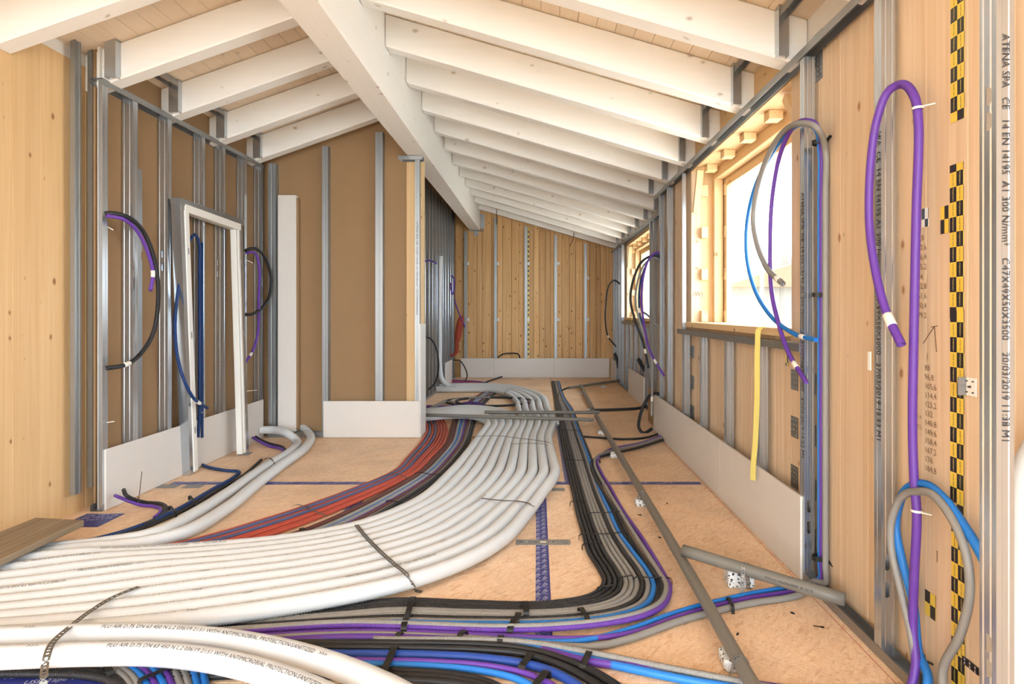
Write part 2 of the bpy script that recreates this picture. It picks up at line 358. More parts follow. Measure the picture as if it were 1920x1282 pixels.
def tube(name, pts, r, mat, parent=None, step=0.03, sides=10, corr=None, path=None):
    if corr: step = corr[0]/2
    P, s = smoothpath(pts, step) if path is None else path
    T, A, B = frames(P); n = len(P)
    R = np.full(n, r)
    if corr: R[1::2] -= corr[1]
    # recessed open ends
    P2 = np.vstack([P[0]+T[0]*2*r, P[0], P, P[-1], P[-1]-T[-1]*2*r]); R2 = np.concatenate([[r*.75, r*.8], R, [r*.8, r*.75]])
    A2 = np.vstack([A[:1], A[:1], A, A[-1:], A[-1:]]); B2 = np.vstack([B[:1], B[:1], B, B[-1:], B[-1:]]); S2 = np.concatenate([[0, 0], s, [s[-1]]*2])
    th = np.arange(sides)*2*math.pi/sides; m = n+4
    V = (P2[:, None]+R2[:, None, None]*(np.cos(th)[None, :, None]*A2[:, None]+np.sin(th)[None, :, None]*B2[:, None])).reshape(-1, 3)
    i = np.arange(m-1)[:, None]*sides; j = np.arange(sides)[None]; j2 = (j+1) % sides
    F = np.stack([i+j, i+j2, i+sides+j2, i+sides+j], -1).reshape(-1, 4).tolist()
    F += [list(range(sides))[::-1], list(range((m-1)*sides, m*sides))]
    uv = np.stack([np.tile(th/6.2832, m), np.repeat(S2, sides)], 1)
    o = mk(name, V, F, mat, parent, True, uv)
    return o, (P, s, T, A, B)
def band(name, path, s0, ln, r, mat, parent):
    P, s = path[0], path[1]; q = np.linspace(s0, s0+ln, 5)
    pp = np.stack([np.interp(q, s, P[:, i]) for i in range(3)], 1)
    return tube(name, pp, r, mat, parent, step=ln/4, sides=12)[0]
def tubetext(name, path, r, items, mat, parent):
    P, s, T, A, B = path; VV = []; FF = []; n = 0
    for txt, s0, phi, size, sgn in items:
        V, F = tmesh(txt)
        q = s0+sgn*V[:, 0]*size; ph = phi-sgn*V[:, 1]*size/r
        g = lambda X: np.stack([np.interp(q, s, X[:, i]) for i in range(3)], 1)
        p = g(P)+(r+0.0012)*(np.cos(ph)[:, None]*g(A)+np.sin(ph)[:, None]*g(B))
        VV.append(p); FF += [[i+n for i in f] for f in F]; n += len(V)
    return mk(name, np.vstack(VV), FF, mat, parent)
def ribbon(name, pts, w, t, mat, parent=None, step=0.02, side=None, wave=0, smooth=True):
    """flat band along pts; side: direction of its width"""
    P, s = smoothpath(pts, step) if smooth else (np.array(pts, float), None)
    T = np.gradient(P, axis=0); T /= np.linalg.norm(T, axis=1)[:, None]; n = len(P)
    if side is None:
        S = np.cross(T, (0, 0, 1.0)); bad = np.linalg.norm(S, axis=1) < 0.25
        good = np.where(~bad)[0]
        for i in np.where(bad)[0]: S[i] = S[good[np.argmin(abs(good-i))]]
    else: S = np.tile(np.array(side, float), (n, 1))
    S /= np.linalg.norm(S, axis=1)[:, None]; U = np.cross(S, T)
    V = np.vstack([P-S*w/2, P+S*w/2, P+S*w/2+U*t, P-S*w/2+U*t]); F = []
    for i in range(n-1):
        for k in range(4): a = k*n+i; b = ((k+1) % 4)*n+i; F.append((a, b, b+1, a+1))
    F += [(0, 3*n, 2*n, n), (n-1, 2*n-1, 3*n-1, 4*n-1)]
    uv = None
    if s is not None: uv = np.concatenate([np.stack([np.full(n, u), s], 1) for u in (0, 1, 1, 0)])
    V, F2 = V, F
    return mk(name, V, F2, mat, parent, False, uv)
def ladder(name, pts, w, mat, pitch=0.024, parent=None):
    """perforated steel strap: two rails and rungs between the holes"""
    P, s = smoothpath(pts, pitch/2); T = np.gradient(P, axis=0); T /= np.linalg.norm(T, axis=1)[:, None]; n = len(P)
    S = np.cross(T, (0, 0, 1.0)); bad = np.linalg.norm(S, axis=1) < 0.25; good = np.where(~bad)[0]
    for i in np.where(bad)[0]: S[i] = S[good[np.argmin(abs(good-i))]]
    S /= np.linalg.norm(S, axis=1)[:, None]; U = np.cross(S, T)*0.0015
    VV = []; F = []; cols = (-.5, -.2, .2, .5)
    for c in cols: VV += [P+S*c*w, P+S*c*w+U]
    V = np.vstack(VV)
    for a, b in ((0, 1), (2, 3), (1, 2)):
        for i in range(n-1):
            if (a, b) == (1, 2) and i % 2: continue
            q = [2*a*n+i, 2*b*n+i, 2*b*n+i+1, 2*a*n+i+1]; F.append(q); F.append([x+n for x in q][::-1])
            F.append((2*a*n+i, 2*a*n+i+1, 2*a*n+n+i+1, 2*a*n+n+i)); F.append((2*b*n+i, 2*b*n+n+i, 2*b*n+n+i+1, 2*b*n+i+1))
    return mk(name, V, F, mat, parent)
ORD = ['first', 'second', 'third', 'fourth', 'fifth', 'sixth', 'seventh', 'eighth', 'ninth', 'tenth', 'eleventh', 'twelfth', 'thirteenth', 'fourteenth', 'fifteenth']
exec_order = 0

# ================================================================== STRUCTURE
XR, XL = 1.25, -2.78                     # faces of the plasterboard skirtings on the right and left
XRF, XC = 1.43, -1.60                    # far part of the right wall, middle wall under the ridge beam
YP, YB = 6.20, 11.86                     # cross partition on the left, back wall skirting
PW = 1.335                               # face of the right timber wall

structure(box('ground', -40, 60, -30, 60, -0.6, -0.4, 'ground'))
# ---- floor of OSB sheets
fl = structure(box('floor', -3.3, 1.9, -4.0, 12.2, -0.25, -0.023, 'osb'))
rows = [(-0.39, 2.10, 0.25), (2.10, 4.545, 0.03), (4.545, 7.05, 0.22), (7.05, 9.55, 0.03), (9.55, 12.2, 0.25), (-4.0, -0.39, 0.03)]
for y0, y1, off in rows:
    x = off-1.25*3
    while x < 1.9:
        a, b = max(x, -3.3), min(x+1.25, 1.9)
        if b-a > 0.02: box('osb_sheet', a+.0015, b-.0015, y0+.0015, y1-.0015, -0.022, 0.0, 'osb', fl, 0.001)
        x += 1.25
ROOF0 = -3.0                             # unseen roof end, cut off here to let daylight in behind the camera
# ---- roof: slopes given by the underside of the rafters
def zR(x): return 3.23-0.29*(x+1.12)
def zL(x): return 2.79+0.355*(x+2.75)
RH = 0.24
cr = structure(hexa('ceiling', np.array([(-3.5, ROOF0, 2.9), (-3.5, 12.3, 2.9), (-1.0, 12.3, 3.8), (-1.0, ROOF0, 3.8), (-3.5, ROOF0, 3.1), (-3.5, 12.3, 3.1), (-1.0, 12.3, 4.1), (-1.0, ROOF0, 4.1)])*[1, 1, 0]+np.array([[0, 0, z] for z in (zL(-3.5)+RH+.03, zL(-3.5)+RH+.03, zL(-1.2)+RH+.1, zL(-1.2)+RH+.1, 3.4, 3.4, 4.3, 4.3)]), 'board_y'))
V = np.array([(-1.0, ROOF0, zR(-1.0)+RH+.03), (2.1, ROOF0, zR(2.1)+RH+.03), (2.1, 12.3, zR(2.1)+RH+.03), (-1.0, 12.3, zR(-1.0)+RH+.03)])
V = np.vstack([V, V+[0, 0, .2]])
hexa('roof_deck', V, 'board_y', cr)
def cboard(x0, x1, zf):
    V = np.array([(x0+.001, ROOF0, zf(x0)+RH), (x1-.001, ROOF0, zf(x1)+RH), (x1-.001, 12.2, zf(x1)+RH), (x0+.001, 12.2, zf(x0)+RH)])
    hexa('ceiling_board', np.vstack([V, V+[0, 0, .02]]), 'board_y', cr, 0.002)
x = -1.12
while x < 2.0: cboard(x, x+.114, zR); x += .114
x = -1.34
while x > -3.35: cboard(x-.114, x, zL); x -= .114
# ---- ridge beam and rafters
rb = tag(box('ridge_beam', -1.34, -1.12, ROOF0-.3, 11.93, 2.88, 3.52, 'white_y', None, 0.012), 'big white-painted ridge beam running the length of the ceiling', 'beam')
def rafter(y, x0, x1, zf, label, grp):
    a = np.array([(x0, y, zf(x0)), (x1, y, zf(x1)), (x1, y+.125, zf(x1)), (x0, y+.125, zf(x0))])
    o = hexa('rafter', np.vstack([a, a+[0, 0, RH-.001]]), 'white_x', None, 0.010)
    return tag(o, label, 'rafter', grp)
KR = list(range(-3, 11)); vis = 0
for k in KR:
    y = 4.45+.7*k
    if k >= -3:
        lab = ORD[vis]+' white rafter counted from the camera on the right-hand roof slope' if vis < 7 else ORD[13-vis]+' white rafter counted back from the timber end wall'; vis += 1
    else: lab = 'white rafter behind the camera on the right roof slope, number %d back' % (-k)
    rafter(y, -1.119, 1.358 if y < 6.5 else 1.498, zR, lab, 'rafters on the right roof slope')
for i, y in enumerate((3.28, 3.96, 4.64, 5.32, 6.00)):
    rafter(y, -2.953, -1.341, zL, ORD[i]+' white rafter from the camera on the left roof slope', 'rafters on the left roof slope')
rafter(2.6, -2.953, -1.341, zL, 'white rafter just above the top left picture corner', 'rafters on the left roof slope')

# ---- plank walls
def planks(parent, n, x0, x1, y0, y1, z0, z1, axis, mat, w, jit=0.0, gap=.0006, bv=.0015):
    """a wall face made of upright boards; axis 0: boards side by side in x, 1: in y"""
    a, b = (x0, x1) if axis == 0 else (y0, y1); p = a
    while p < b-0.005:
        ww = w*(1+random.uniform(-jit, jit)); q = min(p+ww, b)
        if b-q < .04: q = b
        d = random.uniform(0, .0012)
        if axis == 0: box(n, p+gap, q-gap, y0+d*3, y1, z0, z1, mat, parent, bv)
        else: box(n, x0+d if x0 > 0 else x0, x1 if x0 > 0 else x1-d, p+gap, q-gap, z0, z1, mat, parent, bv)
        p = q
# left timber wall next to the camera
wl = structure(box('wall_left', -3.25, -3.03, -3.0, 4.06, 0, 2.88, 'pine_z'))
planks(wl, 'wall_board', -3.03, -2.95, -3.0, 4.06, 0.0, 2.88, 1, 'pine_left', .19, .15)
box('wall_plate', -3.25, -2.955, -3.0, 6.3, 2.882, 3.3, 'white_y', wl)
# left stud wall: brown paper face of the plasterboard behind the studs
wls = structure(box('wall_left_partition', -2.885, -2.872, 3.95, 6.40, 0, 3.02, 'kraft'))
structure(box('wall_left_outer', -3.4, -3.25, -3.0, 12.2, -.2, 3.4, 'plaster'))
# right timber wall: window opening Y 3.2..5.28, Z 1.17..2.5
wr = structure(box('wall_right', 1.42, 1.66, -0.8, 3.20, 0, 2.9, 'pine_z'))
planks(wr, 'wall_board', PW, 1.42, -0.8, 3.20, 0, 2.56, 1, 'pine_wall', .20, .12)
planks(wr, 'wall_board', PW, 1.42, 3.20, 5.28, 0, 1.15, 1, 'pine_wall', .20, .12)
planks(wr, 'wall_board', PW, 1.42, 5.28, 6.56, 0, 2.56, 1, 'pine_wall', .20, .12)
box('wall_core', 1.42, 1.66, 3.20, 5.28, 0, 1.15, 'pine_z', wr)
box('wall_core', 1.42, 1.66, 5.28, 6.64, 0, 2.9, 'pine_z', wr)
box('lintel', PW, 1.66, 3.20, 5.28, 2.50, 2.75, 'pine_y', wr, .002)
box('wall_plate', 1.36, 1.66, -3.0, 6.6, 2.56, 2.95, 'white_y', wr)
# far part of the right wall, window Y 7.9..10.35
wrf = structure(box('wall_right_far', 1.62, 1.80, 6.56, 7.9, 0, 2.9, 'pine_z'))
planks(wrf, 'wall_board', 1.52, 1.62, 6.64, 7.9, 0, 2.5, 1, 'pine_wall', .18, .1)
planks(wrf, 'wall_board', 1.52, 1.62, 7.9, 10.35, 0, 1.15, 1, 'pine_wall', .18, .1)
planks(wrf, 'wall_board', 1.52, 1.62, 10.35, 12.0, 0, 2.5, 1, 'pine_wall', .18, .1)
box('wall_core', 1.62, 1.80, 7.9, 10.35, 0, 1.15, 'pine_z', wrf)
box('wall_core', 1.62, 1.80, 10.35, 12.1, 0, 2.9, 'pine_z', wrf)
box('lintel', 1.52, 1.80, 7.9, 10.35, 2.40, 2.75, 'pine_y', wrf, .002)
box('wall_plate', 1.50, 1.80, 6.6, 12.1, 2.5, 2.95, 'white_y', wrf)
# back wall of knotty boards
wb = structure(box('wall_back', -3.4, 1.9, 12.02, 12.2, 0, 3.6, 'pine_z'))
planks(wb, 'wall_board', -1.62, 1.60, 11.95, 12.02, 0, 3.45, 0, 'pine_back', .135, .35, .002, .003)
# cross partition (brown paper), timber core at its free end, middle wall
wp = structure(box('wall_partition', -2.87, -1.36, YP+.09, YP+.103, 0, 3.42, 'kraft'))
box('wall_core', -1.36, -1.20, YP+.10, YP+.27, 0, 2.879, 'pine_z', wp, .002)
box('backing_sheet', -1.60, -1.37, YP+.27, YP+.283, 0, 2.87, 'kraft', wp)
wm = structure(box('wall_middle', XC-.10, XC-.087, YP+.29, 11.95, 0, 3.40, 'kraft'))

# ================================================================== STUDS AND TRACKS
def studR(y, xf, z0, z1, label, d=.05, w=.047, grp='studs of the right wall', mat='galv'):
    o = ext('metal_stud', stud_profile(d, w), .0012, (xf, y, z0), (1, 0, 0), (0, 1, 0), (0, 0, 1), z1-z0, mat)
    return tag(o, label, 'stud', grp)
def studL(y, xf, z0, z1, label, d=.075, w=.05, grp='studs of the left stud wall', mat='galv'):
    o = ext('metal_stud', stud_profile(d, w), .0012, (xf, y, z0), (-1, 0, 0), (0, 1, 0), (0, 0, 1), z1-z0, mat)
    return tag(o, label, 'stud', grp)
def studF(x, yf, z0, z1, label, d=.075, w=.06, grp='studs of the cross partition', mat='galv_dull'):
    pr = stud_profile(d, w)
    o = ext('metal_stud', pr, .0012, (x+w, yf, z0), (0, 1, 0), (-1, 0, 0), (0, 0, 1), z1-z0, mat)
    return tag(o, label, 'stud', grp)
def trackY(name, xf, d, y0, y1, z, up, label, mat='galv_dull'):
    h = .04*up
    o = ext(name, [(0, h), (0, 0), (d, 0), (d, h)], .0012, (xf, y0, z), (1, 0, 0), (0, 0, 1), (0, 1, 0), y1-y0, mat)
    return tag(o, label, 'track')
# left stud wall
LS = [(3.90, 'nearest'), (4.196, 'second'), (4.59, 'third'), (5.057, 'fourth'), (5.39, 'fifth'), (5.79, 'sixth'), (6.135, 'seventh')]
SL = []
for y, nm in LS:
    SL.append(studL(y, XL-.012, 0.01, 2.775, nm+' full-height galvanised stud from the camera in the left stud wall', d=.026 if y < 4 else .075))
for i in (2, 4, 5): cut(SL[i], [((XL-.05, LS[i][0], z), 1, .011, .03) for z in (1.62, 1.72)])
trackY('floor_track', XL-.09, .079, 3.9, 6.2, 0.002, 1, 'steel floor track under the left stud wall')
trackY('head_track', XL-.09, .079, 3.9, 6.2, 2.782, -1, 'steel head track along the top of the left stud wall')
p = ext('metal_stud', [(0, .05), (0, 0), (.06, 0), (.06, .05)], .0012, (XL-.026, 4.235, .01), (-1, 0, 0), (0, 1, 0), (0, 0, 1), 2.28, 'galv_dull')
p.location.y += 0.03
tag(p, 'short loose stud with two oval holes beside the second left stud', 'stud')
# its broad face turned to the room with holes
cut(p, [((XL-.026, 4.315, z), 0, .012, .032) for z in (1.68, 1.79)])
# hanging channels in front of the left timber wall
for px, z0, z1, nm in ((140.5, .14, 3.04, 'nearer'), (172.5, .146, 3.10, 'farther')):
    y = 2.90*FPX/(VX-px)
    o = ext('hanging_channel', [(.03, .052), (0, .052), (0, .04), (.003, .036), (.003, .016), (0, .012), (0, 0), (.03, 0)], .0015, (-2.885, y-.02, z0), (-1, 0, 0), (0, 1, 0), (0, 0, 1), z1-z0, 'galv_dull')
    tag(o, nm+' of two grey channels hanging in front of the left timber wall', 'channel', 'channels on the left timber wall')
o = box('plasterboard_edge', -2.848, -2.835, 3.935, 3.985, 0.0, 3.0, 'gypsum_core'); tag(o, 'narrow plasterboard edge standing between grey channel and left stud wall', 'plasterboard')
# right wall, near part
XS = XR+.0135
S1 = studR(2.235, XS, 0.01, 2.49, 'foreground stud of the right wall behind the purple hose loop')
S2 = studR(2.88, XS, 0.01, 2.49, 'stud with printed flange at the near edge of the big window')
cut(S2, [((XS+.022, 2.88, z), 1, .008, .03) for z in (.26, .36)]); cut(S1, [((XS+.022, 2.235, z), 1, .008, .03) for z in (.26, .36)])
for i, (px, nm) in enumerate(((1424, 'first'), (1362, 'second'), (1315, 'third'), (1283, 'fourth'))):
    studR(XS*FPX/(px-VX), XS, .01, 1.085, nm+' short stud under the big window counted from the camera', grp='short studs under the big window')
for y, nm in ((5.30, 'first'), (5.90, 'second'), (6.28, 'third')):
    studR(y, XS, .01, 2.49, w=.047 if y > 5.5 else .02, d=.05 if y > 5.5 else .03, label=nm+' full-height stud in the right wall beyond the big window')
trackY('floor_track', XS-.0015, .053, 1.0, 6.6, .002, 1, 'steel floor track along the right timber wall')
trackY('head_track', XS-.0015, .053, -1.0, 6.6, 2.535, -1, 'steel head track along the top of the right wall')
trackY('sill_track', XS-.0015, .053, 2.93, 5.5, 1.128, -1, 'grey steel track under the big window sill')
# right wall, far part
for y, nm in ((6.75, 'first'), (7.15, 'second'), (7.55, 'third'), (7.8, 'fourth'), (10.45, 'fifth'), (10.85, 'sixth'), (11.25, 'seventh'), (11.6, 'eighth')):
    studR(y, XRF+.012, .01, 2.44, nm+' full-height stud in the far section of the right wall', grp='studs of the far right wall')
for y, nm in ((8.15, 'first'), (8.6, 'second'), (9.05, 'third'), (9.5, 'fourth'), (9.95, 'fifth')):
    studR(y, XRF+.012, .01, 1.085, nm+' short stud under the far window', grp='short studs under the far window')
trackY('floor_track', XRF+.0105, .053, 6.6, 11.9, .002, 1, 'steel floor track of the far right wall section')
trackY('head_track', XRF+.0105, .053, 6.6, 11.9, 2.475, -1, 'steel head track of the far right wall section')
trackY('sill_track', XRF+.0105, .053, 7.85, 10.4, 1.128, -1, 'grey steel track under the far window sill')
# stud at the right edge of the picture, web towards the room, printed flange towards the camera
FX, FY = 1.064, 1.41
fo = ext('metal_stud', [(.040, .009), (.040, 0), (.030, 0), (.028, .0015), (.013, .0015), (.011, 0), (0, 0), (0, .008), (.0025, .011), (.0025, .017), (0, .020), (0, .032), (.0025, .035), (.0025, .041), (0, .044), (0, .052), (.040, .052), (.040, .044)], .0012, (FX, FY, 0.002), (1, 0, 0), (0, 1, 0), (0, 0, 1), 2.6, 'galv')
tag(fo, 'tall bright stud with printed flange at the right picture edge', 'stud')
def zf(py, y): return EYE-(py-VY)*y/FPX
cut(fo, [((FX, FY+.026, zf(q, FY+.026)), 0, .009, .022) for q in (181, 228, 1205, 1252)])
# cross partition
for px0, w, nm, z1 in ((502, .075, 'corner stud', 2.80), (603, .06, 'middle-left stud beside the tall white slab', 2.98), (703, .075, 'stud nearest the ridge beam', 3.12)):
    X = (px0-VX)*YP/FPX
    studF(X, YP+.014, .01, z1, nm+' of the brown cross partition', w=w)
studF(-1.252, YP+.002, .01, 2.865, 'printed end stud of the cross partition under the ridge beam', w=.047, d=.06)
o = ext('head_track', [(0, -.04), (0, 0), (.09, 0), (.09, -.04)], .0012, (-1.42, YP-.006, 2.873), (0, 1, 0), (0, 0, 1), (1, 0, 0), .245, 'galv'); tag(o, 'short steel head track at the partition end under the ridge beam', 'track')
o = ext('floor_track', [(0, .05), (0, 0), (.078, 0), (.078, .05)], .0012, (-2.76, YP+.012, .002), (0, 1, 0), (0, 0, 1), (1, 0, 0), .62, 'galv_dull'); tag(o, 'steel floor track of the cross partition beside the white ducts', 'track')
# middle wall studs
y = 8.35; i = 0
while y < 11.75:
    studL(y, XC, .01, 3.18, ORD[i]+' stud from the camera in the dim middle wall under the ridge beam', grp='studs of the middle wall', d=.075); y += .30; i += 1
trackY('floor_track', XC-.078, .079, 7.0, 11.9, .002, 1, 'steel floor track of the middle wall')
# slim furring strips on the back wall
for i, px in enumerate((873, 929, 986, 1042, 1098)):
    X = (px-VX)*11.9/FPX; zt = zR(X)-.01 if X > -1.1 else 2.86
    o = ext('furring_strip', [(0, .022), (0, 0), (.014, 0), (.017, .003), (.033, .003), (.036, 0), (.05, 0), (.05, .022)], .0012, (X-.025, 11.905, .01), (1, 0, 0), (0, 1, 0), (0, 0, 1), zt-.01, 'galv_dull')
    tag(o, ORD[i]+' slim steel furring strip from the left on the back wall', 'furring strip', 'furring strips on the back wall')
    for py in ((494, 599) if i < 4 else (521, 599)):
        z = zf(py, 11.9); c = box('clip', X+.03, X+.075, 11.89, 11.945, z-.03, z+.03, 'white_tape', o); c.parent = o
# channel stubs that hang between rafters and head tracks
for i, y in enumerate((3.75, 4.45, 5.15, 5.85, 6.55)):
    yy = y-.052; z = zR(1.22)
    r = empty('rafter_channel', (1.19, yy, z+.0)); tag(r, 'steel channel stub on the right rafter end, %s from the camera' % ORD[i], 'channel', 'channel stubs at the right rafter ends')
    ext('upright', [(.0, .045), (0, 0), (.05, 0), (.05, .045)], .0012, (1.19, yy, 2.545), (1, 0, 0), (0, 1, 0), (0, 0, 1), RH+.02, 'galv', r)
    ext('cross_channel', [(0, .0), (0, .04), (.04, .04), (.04, 0)], .0012, (1.20, yy-.42, zR(1.2)+RH-.055), (1, 0, 0), (0, 0, 1), (0, 1, 0), .42, 'galv_dull', r)
for i, y in enumerate((7.25, 7.95, 8.65, 9.35, 10.05, 10.75)):
    r = ext('rafter_channel', [(0, .045), (0, 0), (.05, 0), (.05, .045)], .0012, (1.38, y-.052, 2.485), (1, 0, 0), (0, 1, 0), (0, 0, 1), RH, 'galv')
    tag(r, 'far steel channel stub on the right rafter end, %s beyond the big window wall' % ORD[i], 'channel', 'channel stubs at the right rafter ends')
y0r = 3.05-.052
r = empty('rafter_channel', (1.19, y0r, 2.545)); tag(r, 'large steel channel stub on the nearest right rafter end at the picture top', 'channel', 'channel stubs at the right rafter ends')
ext('upright', [(.0, .045), (0, 0), (.05, 0), (.05, .045)], .0012, (1.19, y0r, 2.545), (1, 0, 0), (0, 1, 0), (0, 0, 1), RH+.02, 'galv', r)
ext('cross_channel', [(0, .0), (0, .04), (.04, .04), (.04, 0)], .0012, (1.20, y0r-.42, zR(1.2)+RH-.055), (1, 0, 0), (0, 0, 1), (0, 1, 0), .42, 'galv_dull', r)
for i, y in enumerate((3.96, 4.64, 5.32, 6.0)):
    yy = y-.05; z = zL(-2.75)
    r = empty('rafter_channel', (-2.75, yy, z)); tag(r, 'steel channel stub on the left rafter end, %s from the camera' % ORD[i], 'channel', 'channel stubs at the left rafter ends')
    ext('upright', [(0, .045), (0, 0), (-.07, 0), (-.07, .045)], .0012, (-2.715, yy, 2.79), (1, 0, 0), (0, 1, 0), (0, 0, 1), RH+.01, 'galv', r)
    if i: ext('cross_channel', [(0, 0), (0, .045), (-.07, .045), (-.07, 0)], .0012, (-2.715, yy-.42, 2.985), (1, 0, 0), (0, 0, 1), (0, 1, 0), .42, 'galv_dull', r)

# ================================================================== PLASTERBOARD SKIRTINGS
def gyp(x0, x1, y0, y1, z1, label):
    o = box('plasterboard_skirting', x0, x1, y0, y1, .004, z1, 'gypsum', None, .001)
    return tag(o, label, 'plasterboard', 'low plasterboard strips along the walls')
g1 = gyp(XR, XR+.0125, 2.895, 4.168, .402, 'low white plasterboard strip on the right wall nearest the camera')
g2 = gyp(XR, XR+.0125, 4.171, 6.56, .402, 'low plasterboard strip under the far half of the big window')
gyp(XL-.0115, XL+.001, 3.915, 6.165, .395, 'low white plasterboard strip along the left stud wall')
gyp((607-VX)*YP/FPX, -1.205, YP-.012, YP+.0005, .375, 'low white plasterboard strip on the brown cross partition')
o = box('plasterboard_skirting', -1.203, -1.19, YP-.012, YP+.27, .004, 1.16, 'gypsum', None, .001); tag(o, 'narrow upright plasterboard strip on the free end of the cross partition', 'plasterboard')
for i, (a, b) in enumerate(((-1.5, -.85), (-.847, .32), (.323, 1.40))):
    gyp(a, b, YB, YB+.0125, .38, ('left', 'middle', 'right')[i]+' low plasterboard strip along the back wall')
gyp(XRF-.001, XRF+.0115, 8.2, 9.6, .40, 'low plasterboard strip under the far window')
gyp(XRF-.001, XRF+.0115, 11.15, 11.85, .38, 'short plasterboard strip in the far right corner')
gyp(XC+.001, XC+.013, 10.5, 11.3, .40, 'short plasterboard strip on the dim middle wall beside the upright duct')
o = box('plasterboard_skirting', 1.30, 1.3125, 6.62, 7.15, .004, .40, 'kraft', None); tag(o, 'brown-backed plasterboard offcut at the step in the right wall', 'plasterboard')
# tall white slab in the cross partition
sl = empty('insulation_slab', (-2.54, YP+.0, .05)); tag(sl, 'tall white slab with brown edge standing in the cross partition', 'slab')
V = boxV(-2.665, -2.475, YP+.03, YP+.085, .055, 2.48); hexa('slab_face', V, 'gypsum', sl, .004)
box('brown_edge', -2.474, -2.452, YP+.034, YP+.08, .08, 2.45, 'kraft', sl, .003)

# ================================================================== WINDOWS
def window(n, x0, y0, y1, z0, z1, xo, yblocks, big):
    w = structure(empty('window_%d' % n, (x0, (y0+y1)/2, z0)))
    sb = box('window_sill', x0-.045, xo+.02, y0, y1+.02, z0-.022, z0+.022, 'pine_y', w, .003)
    fx = xo-.09
    box('frame_post', fx-.055, fx+.02, y1-.07, y1-.001, z0+.022, z1-.001, 'pine_z', w, .003)
    box('frame_post', fx-.055, fx+.02, y0+.001, y0+.07, z0+.022, z1-.001, 'pine_z', w, .003)
    box('frame_head', fx-.055, fx+.02, y0+.071, y1-.071, z1-.085, z1-.001, 'pine_y', w, .003)
    box('outer_frame', xo-.06, xo-.015, y1-.125, y1-.002, z0+.022, z1-.02, 'pine_z', w, .003)
    box('outer_frame', xo-.06, xo-.015, y0+.002, y0+.10, z0+.022, z1-.02, 'pine_z', w, .003)
    box('outer_frame', xo-.06, xo-.015, y0+.10, y1-.125, z1-.15, z1-.02, 'pine_y', w, .003)
    box('glass_pane', xo-.045, xo-.039, y0+.10, y1-.12, z0+.024, z1-.14, 'glass', w)
    for k in range(4):
        zc = z0+.07+k*.36
        box('spacer_block', x0+.075, x0+.13, y1-.055, y1-.001, zc-.045, zc+.05, 'pine_x', w, .002)
        box('spacer_block', fx+.022, fx+.028+.012, y1-.115, y1-.071, zc-.045, zc+.05, 'pine_x', w, .002)
    for yb in yblocks: box('spacer_block', x0+.06, x0+.145, yb-.05, yb+.04, z1-.055, z1-.001, 'pine_y', w, .003)
    beam('corner_brace', (x0+.035, y1-.02, z1-.36), (x0+.035, y1-.16, z1-.02), .03, .055, 'pine_z', w, (1, 0, 0), .002)
    if big: beam('corner_brace', (x0+.075, y0+.03, z1-.22), (x0+.075, y0+.2, z1-.02), .05, .075, 'pine_z', w, (1, 0, 0), .002)
    return w
w1 = window(1, PW, 3.20, 5.28, 1.172, 2.50, 1.66, (3.71, 4.16, 4.6, 5.05), True)
w2 = window(2, 1.52, 7.9, 10.35, 1.172, 2.40, 1.80, (8.3, 8.75, 9.2, 9.65, 10.1), False)
# printed film label on the pane of the big window
its = [('|||| || |', (1.613, 4.06, 1.27+k*.03), (0, -1, 0), (0, 0, 1), .03) for k in range(8)]
texts('film_print', its, 'ink_pale', w1)
# pale house outside the window
hs = empty('neighbour_house', (14, 35, -.4)); tag(hs, 'pale house outside, faint in the glare behind the big window', 'house')
box('house_wall', 9.6, 20, 30, 40, -.4, 2.5, 'house_wall', hs)
V = np.array([(9.0, 29.4, 2.5), (20.6, 29.4, 2.5), (20.6, 40.6, 2.5), (9.0, 40.6, 2.5), (15.0, 29.4, 4.5), (15.4, 29.4, 4.5), (15.4, 40.6, 4.5), (15.0, 40.6, 4.5)]); hexa('house_roof', V, 'house_roof', hs)
box('chimney', 12.4, 12.8, 31, 31.5, 3.4, 4.5, 'house_wall', hs)

# ================================================================== FLOOR TAPES, PLATES, LINES
def tapeY(xc, w, y0, y1, label, lett=True, cols=2):
    o = box('floor_tape', xc-w/2, xc+w/2, y0, y1, .0006, .0016, 'blue_tape'); tag(o, label, 'tape', 'blue floor tapes')
    if lett:
        its = []; y = y1-.02; k = 0
        d = np.array((.52, .85, 0)); e = np.array((-.85, .52, 0))
        while y > y0+.05:
            for c in range(cols):
                its.append(('USB' if (k+c) % 2 else 'Tape 1 PE', (xc-w/2+.006+c*w/cols, y-.045, .0022), d if False else np.array((.42, .9, 0)), np.array((-.9, .42, 0)), .026 if (k+c) % 2 else .011))
            y -= .034; k += 1
        its2 = [t for t in its if t[1][1] > y0]
        texts('printed_lettering', its2, 'tape_print', o)
    return o
tapeY(.025, .068, 2.2, 4.52, 'blue printed tape running towards the camera on the bare floor in the middle')
tapeY(.235, .06, 4.58, 7.0, 'short blue tape length between white ducts and black cables')
tapeY(-1.215, .068, 2.2, 4.52, 'blue tape crossing under the red cables')
tapeY(-1.03, .06, 4.58, 6.1, 'blue tape disappearing under the red cables near the partition')
def tapeX(x0, x1, yc, w, label, size, rws, pitch):
    o = box('floor_tape', x0, x1, yc-w/2, yc+w/2, .0004, .0012, 'blue_tape'); tag(o, label, 'tape', 'blue floor tapes')
    its = []
    for r in range(rws):
        x = x0+.01+(r % 2)*.06
        while x < x1-pitch: its.append(('USB Tape 1 PE', (x, yc-w/2+.012+r*w/rws, .0018), (.98, .17, 0), (-.17, .98, 0), size)); x += pitch
    texts('printed_lettering', its, 'tape_print', o)
tapeX(-2.74, 1.22, 4.55, .07, 'long blue tape straight across the floor from wall to wall', .022, 2, .19)
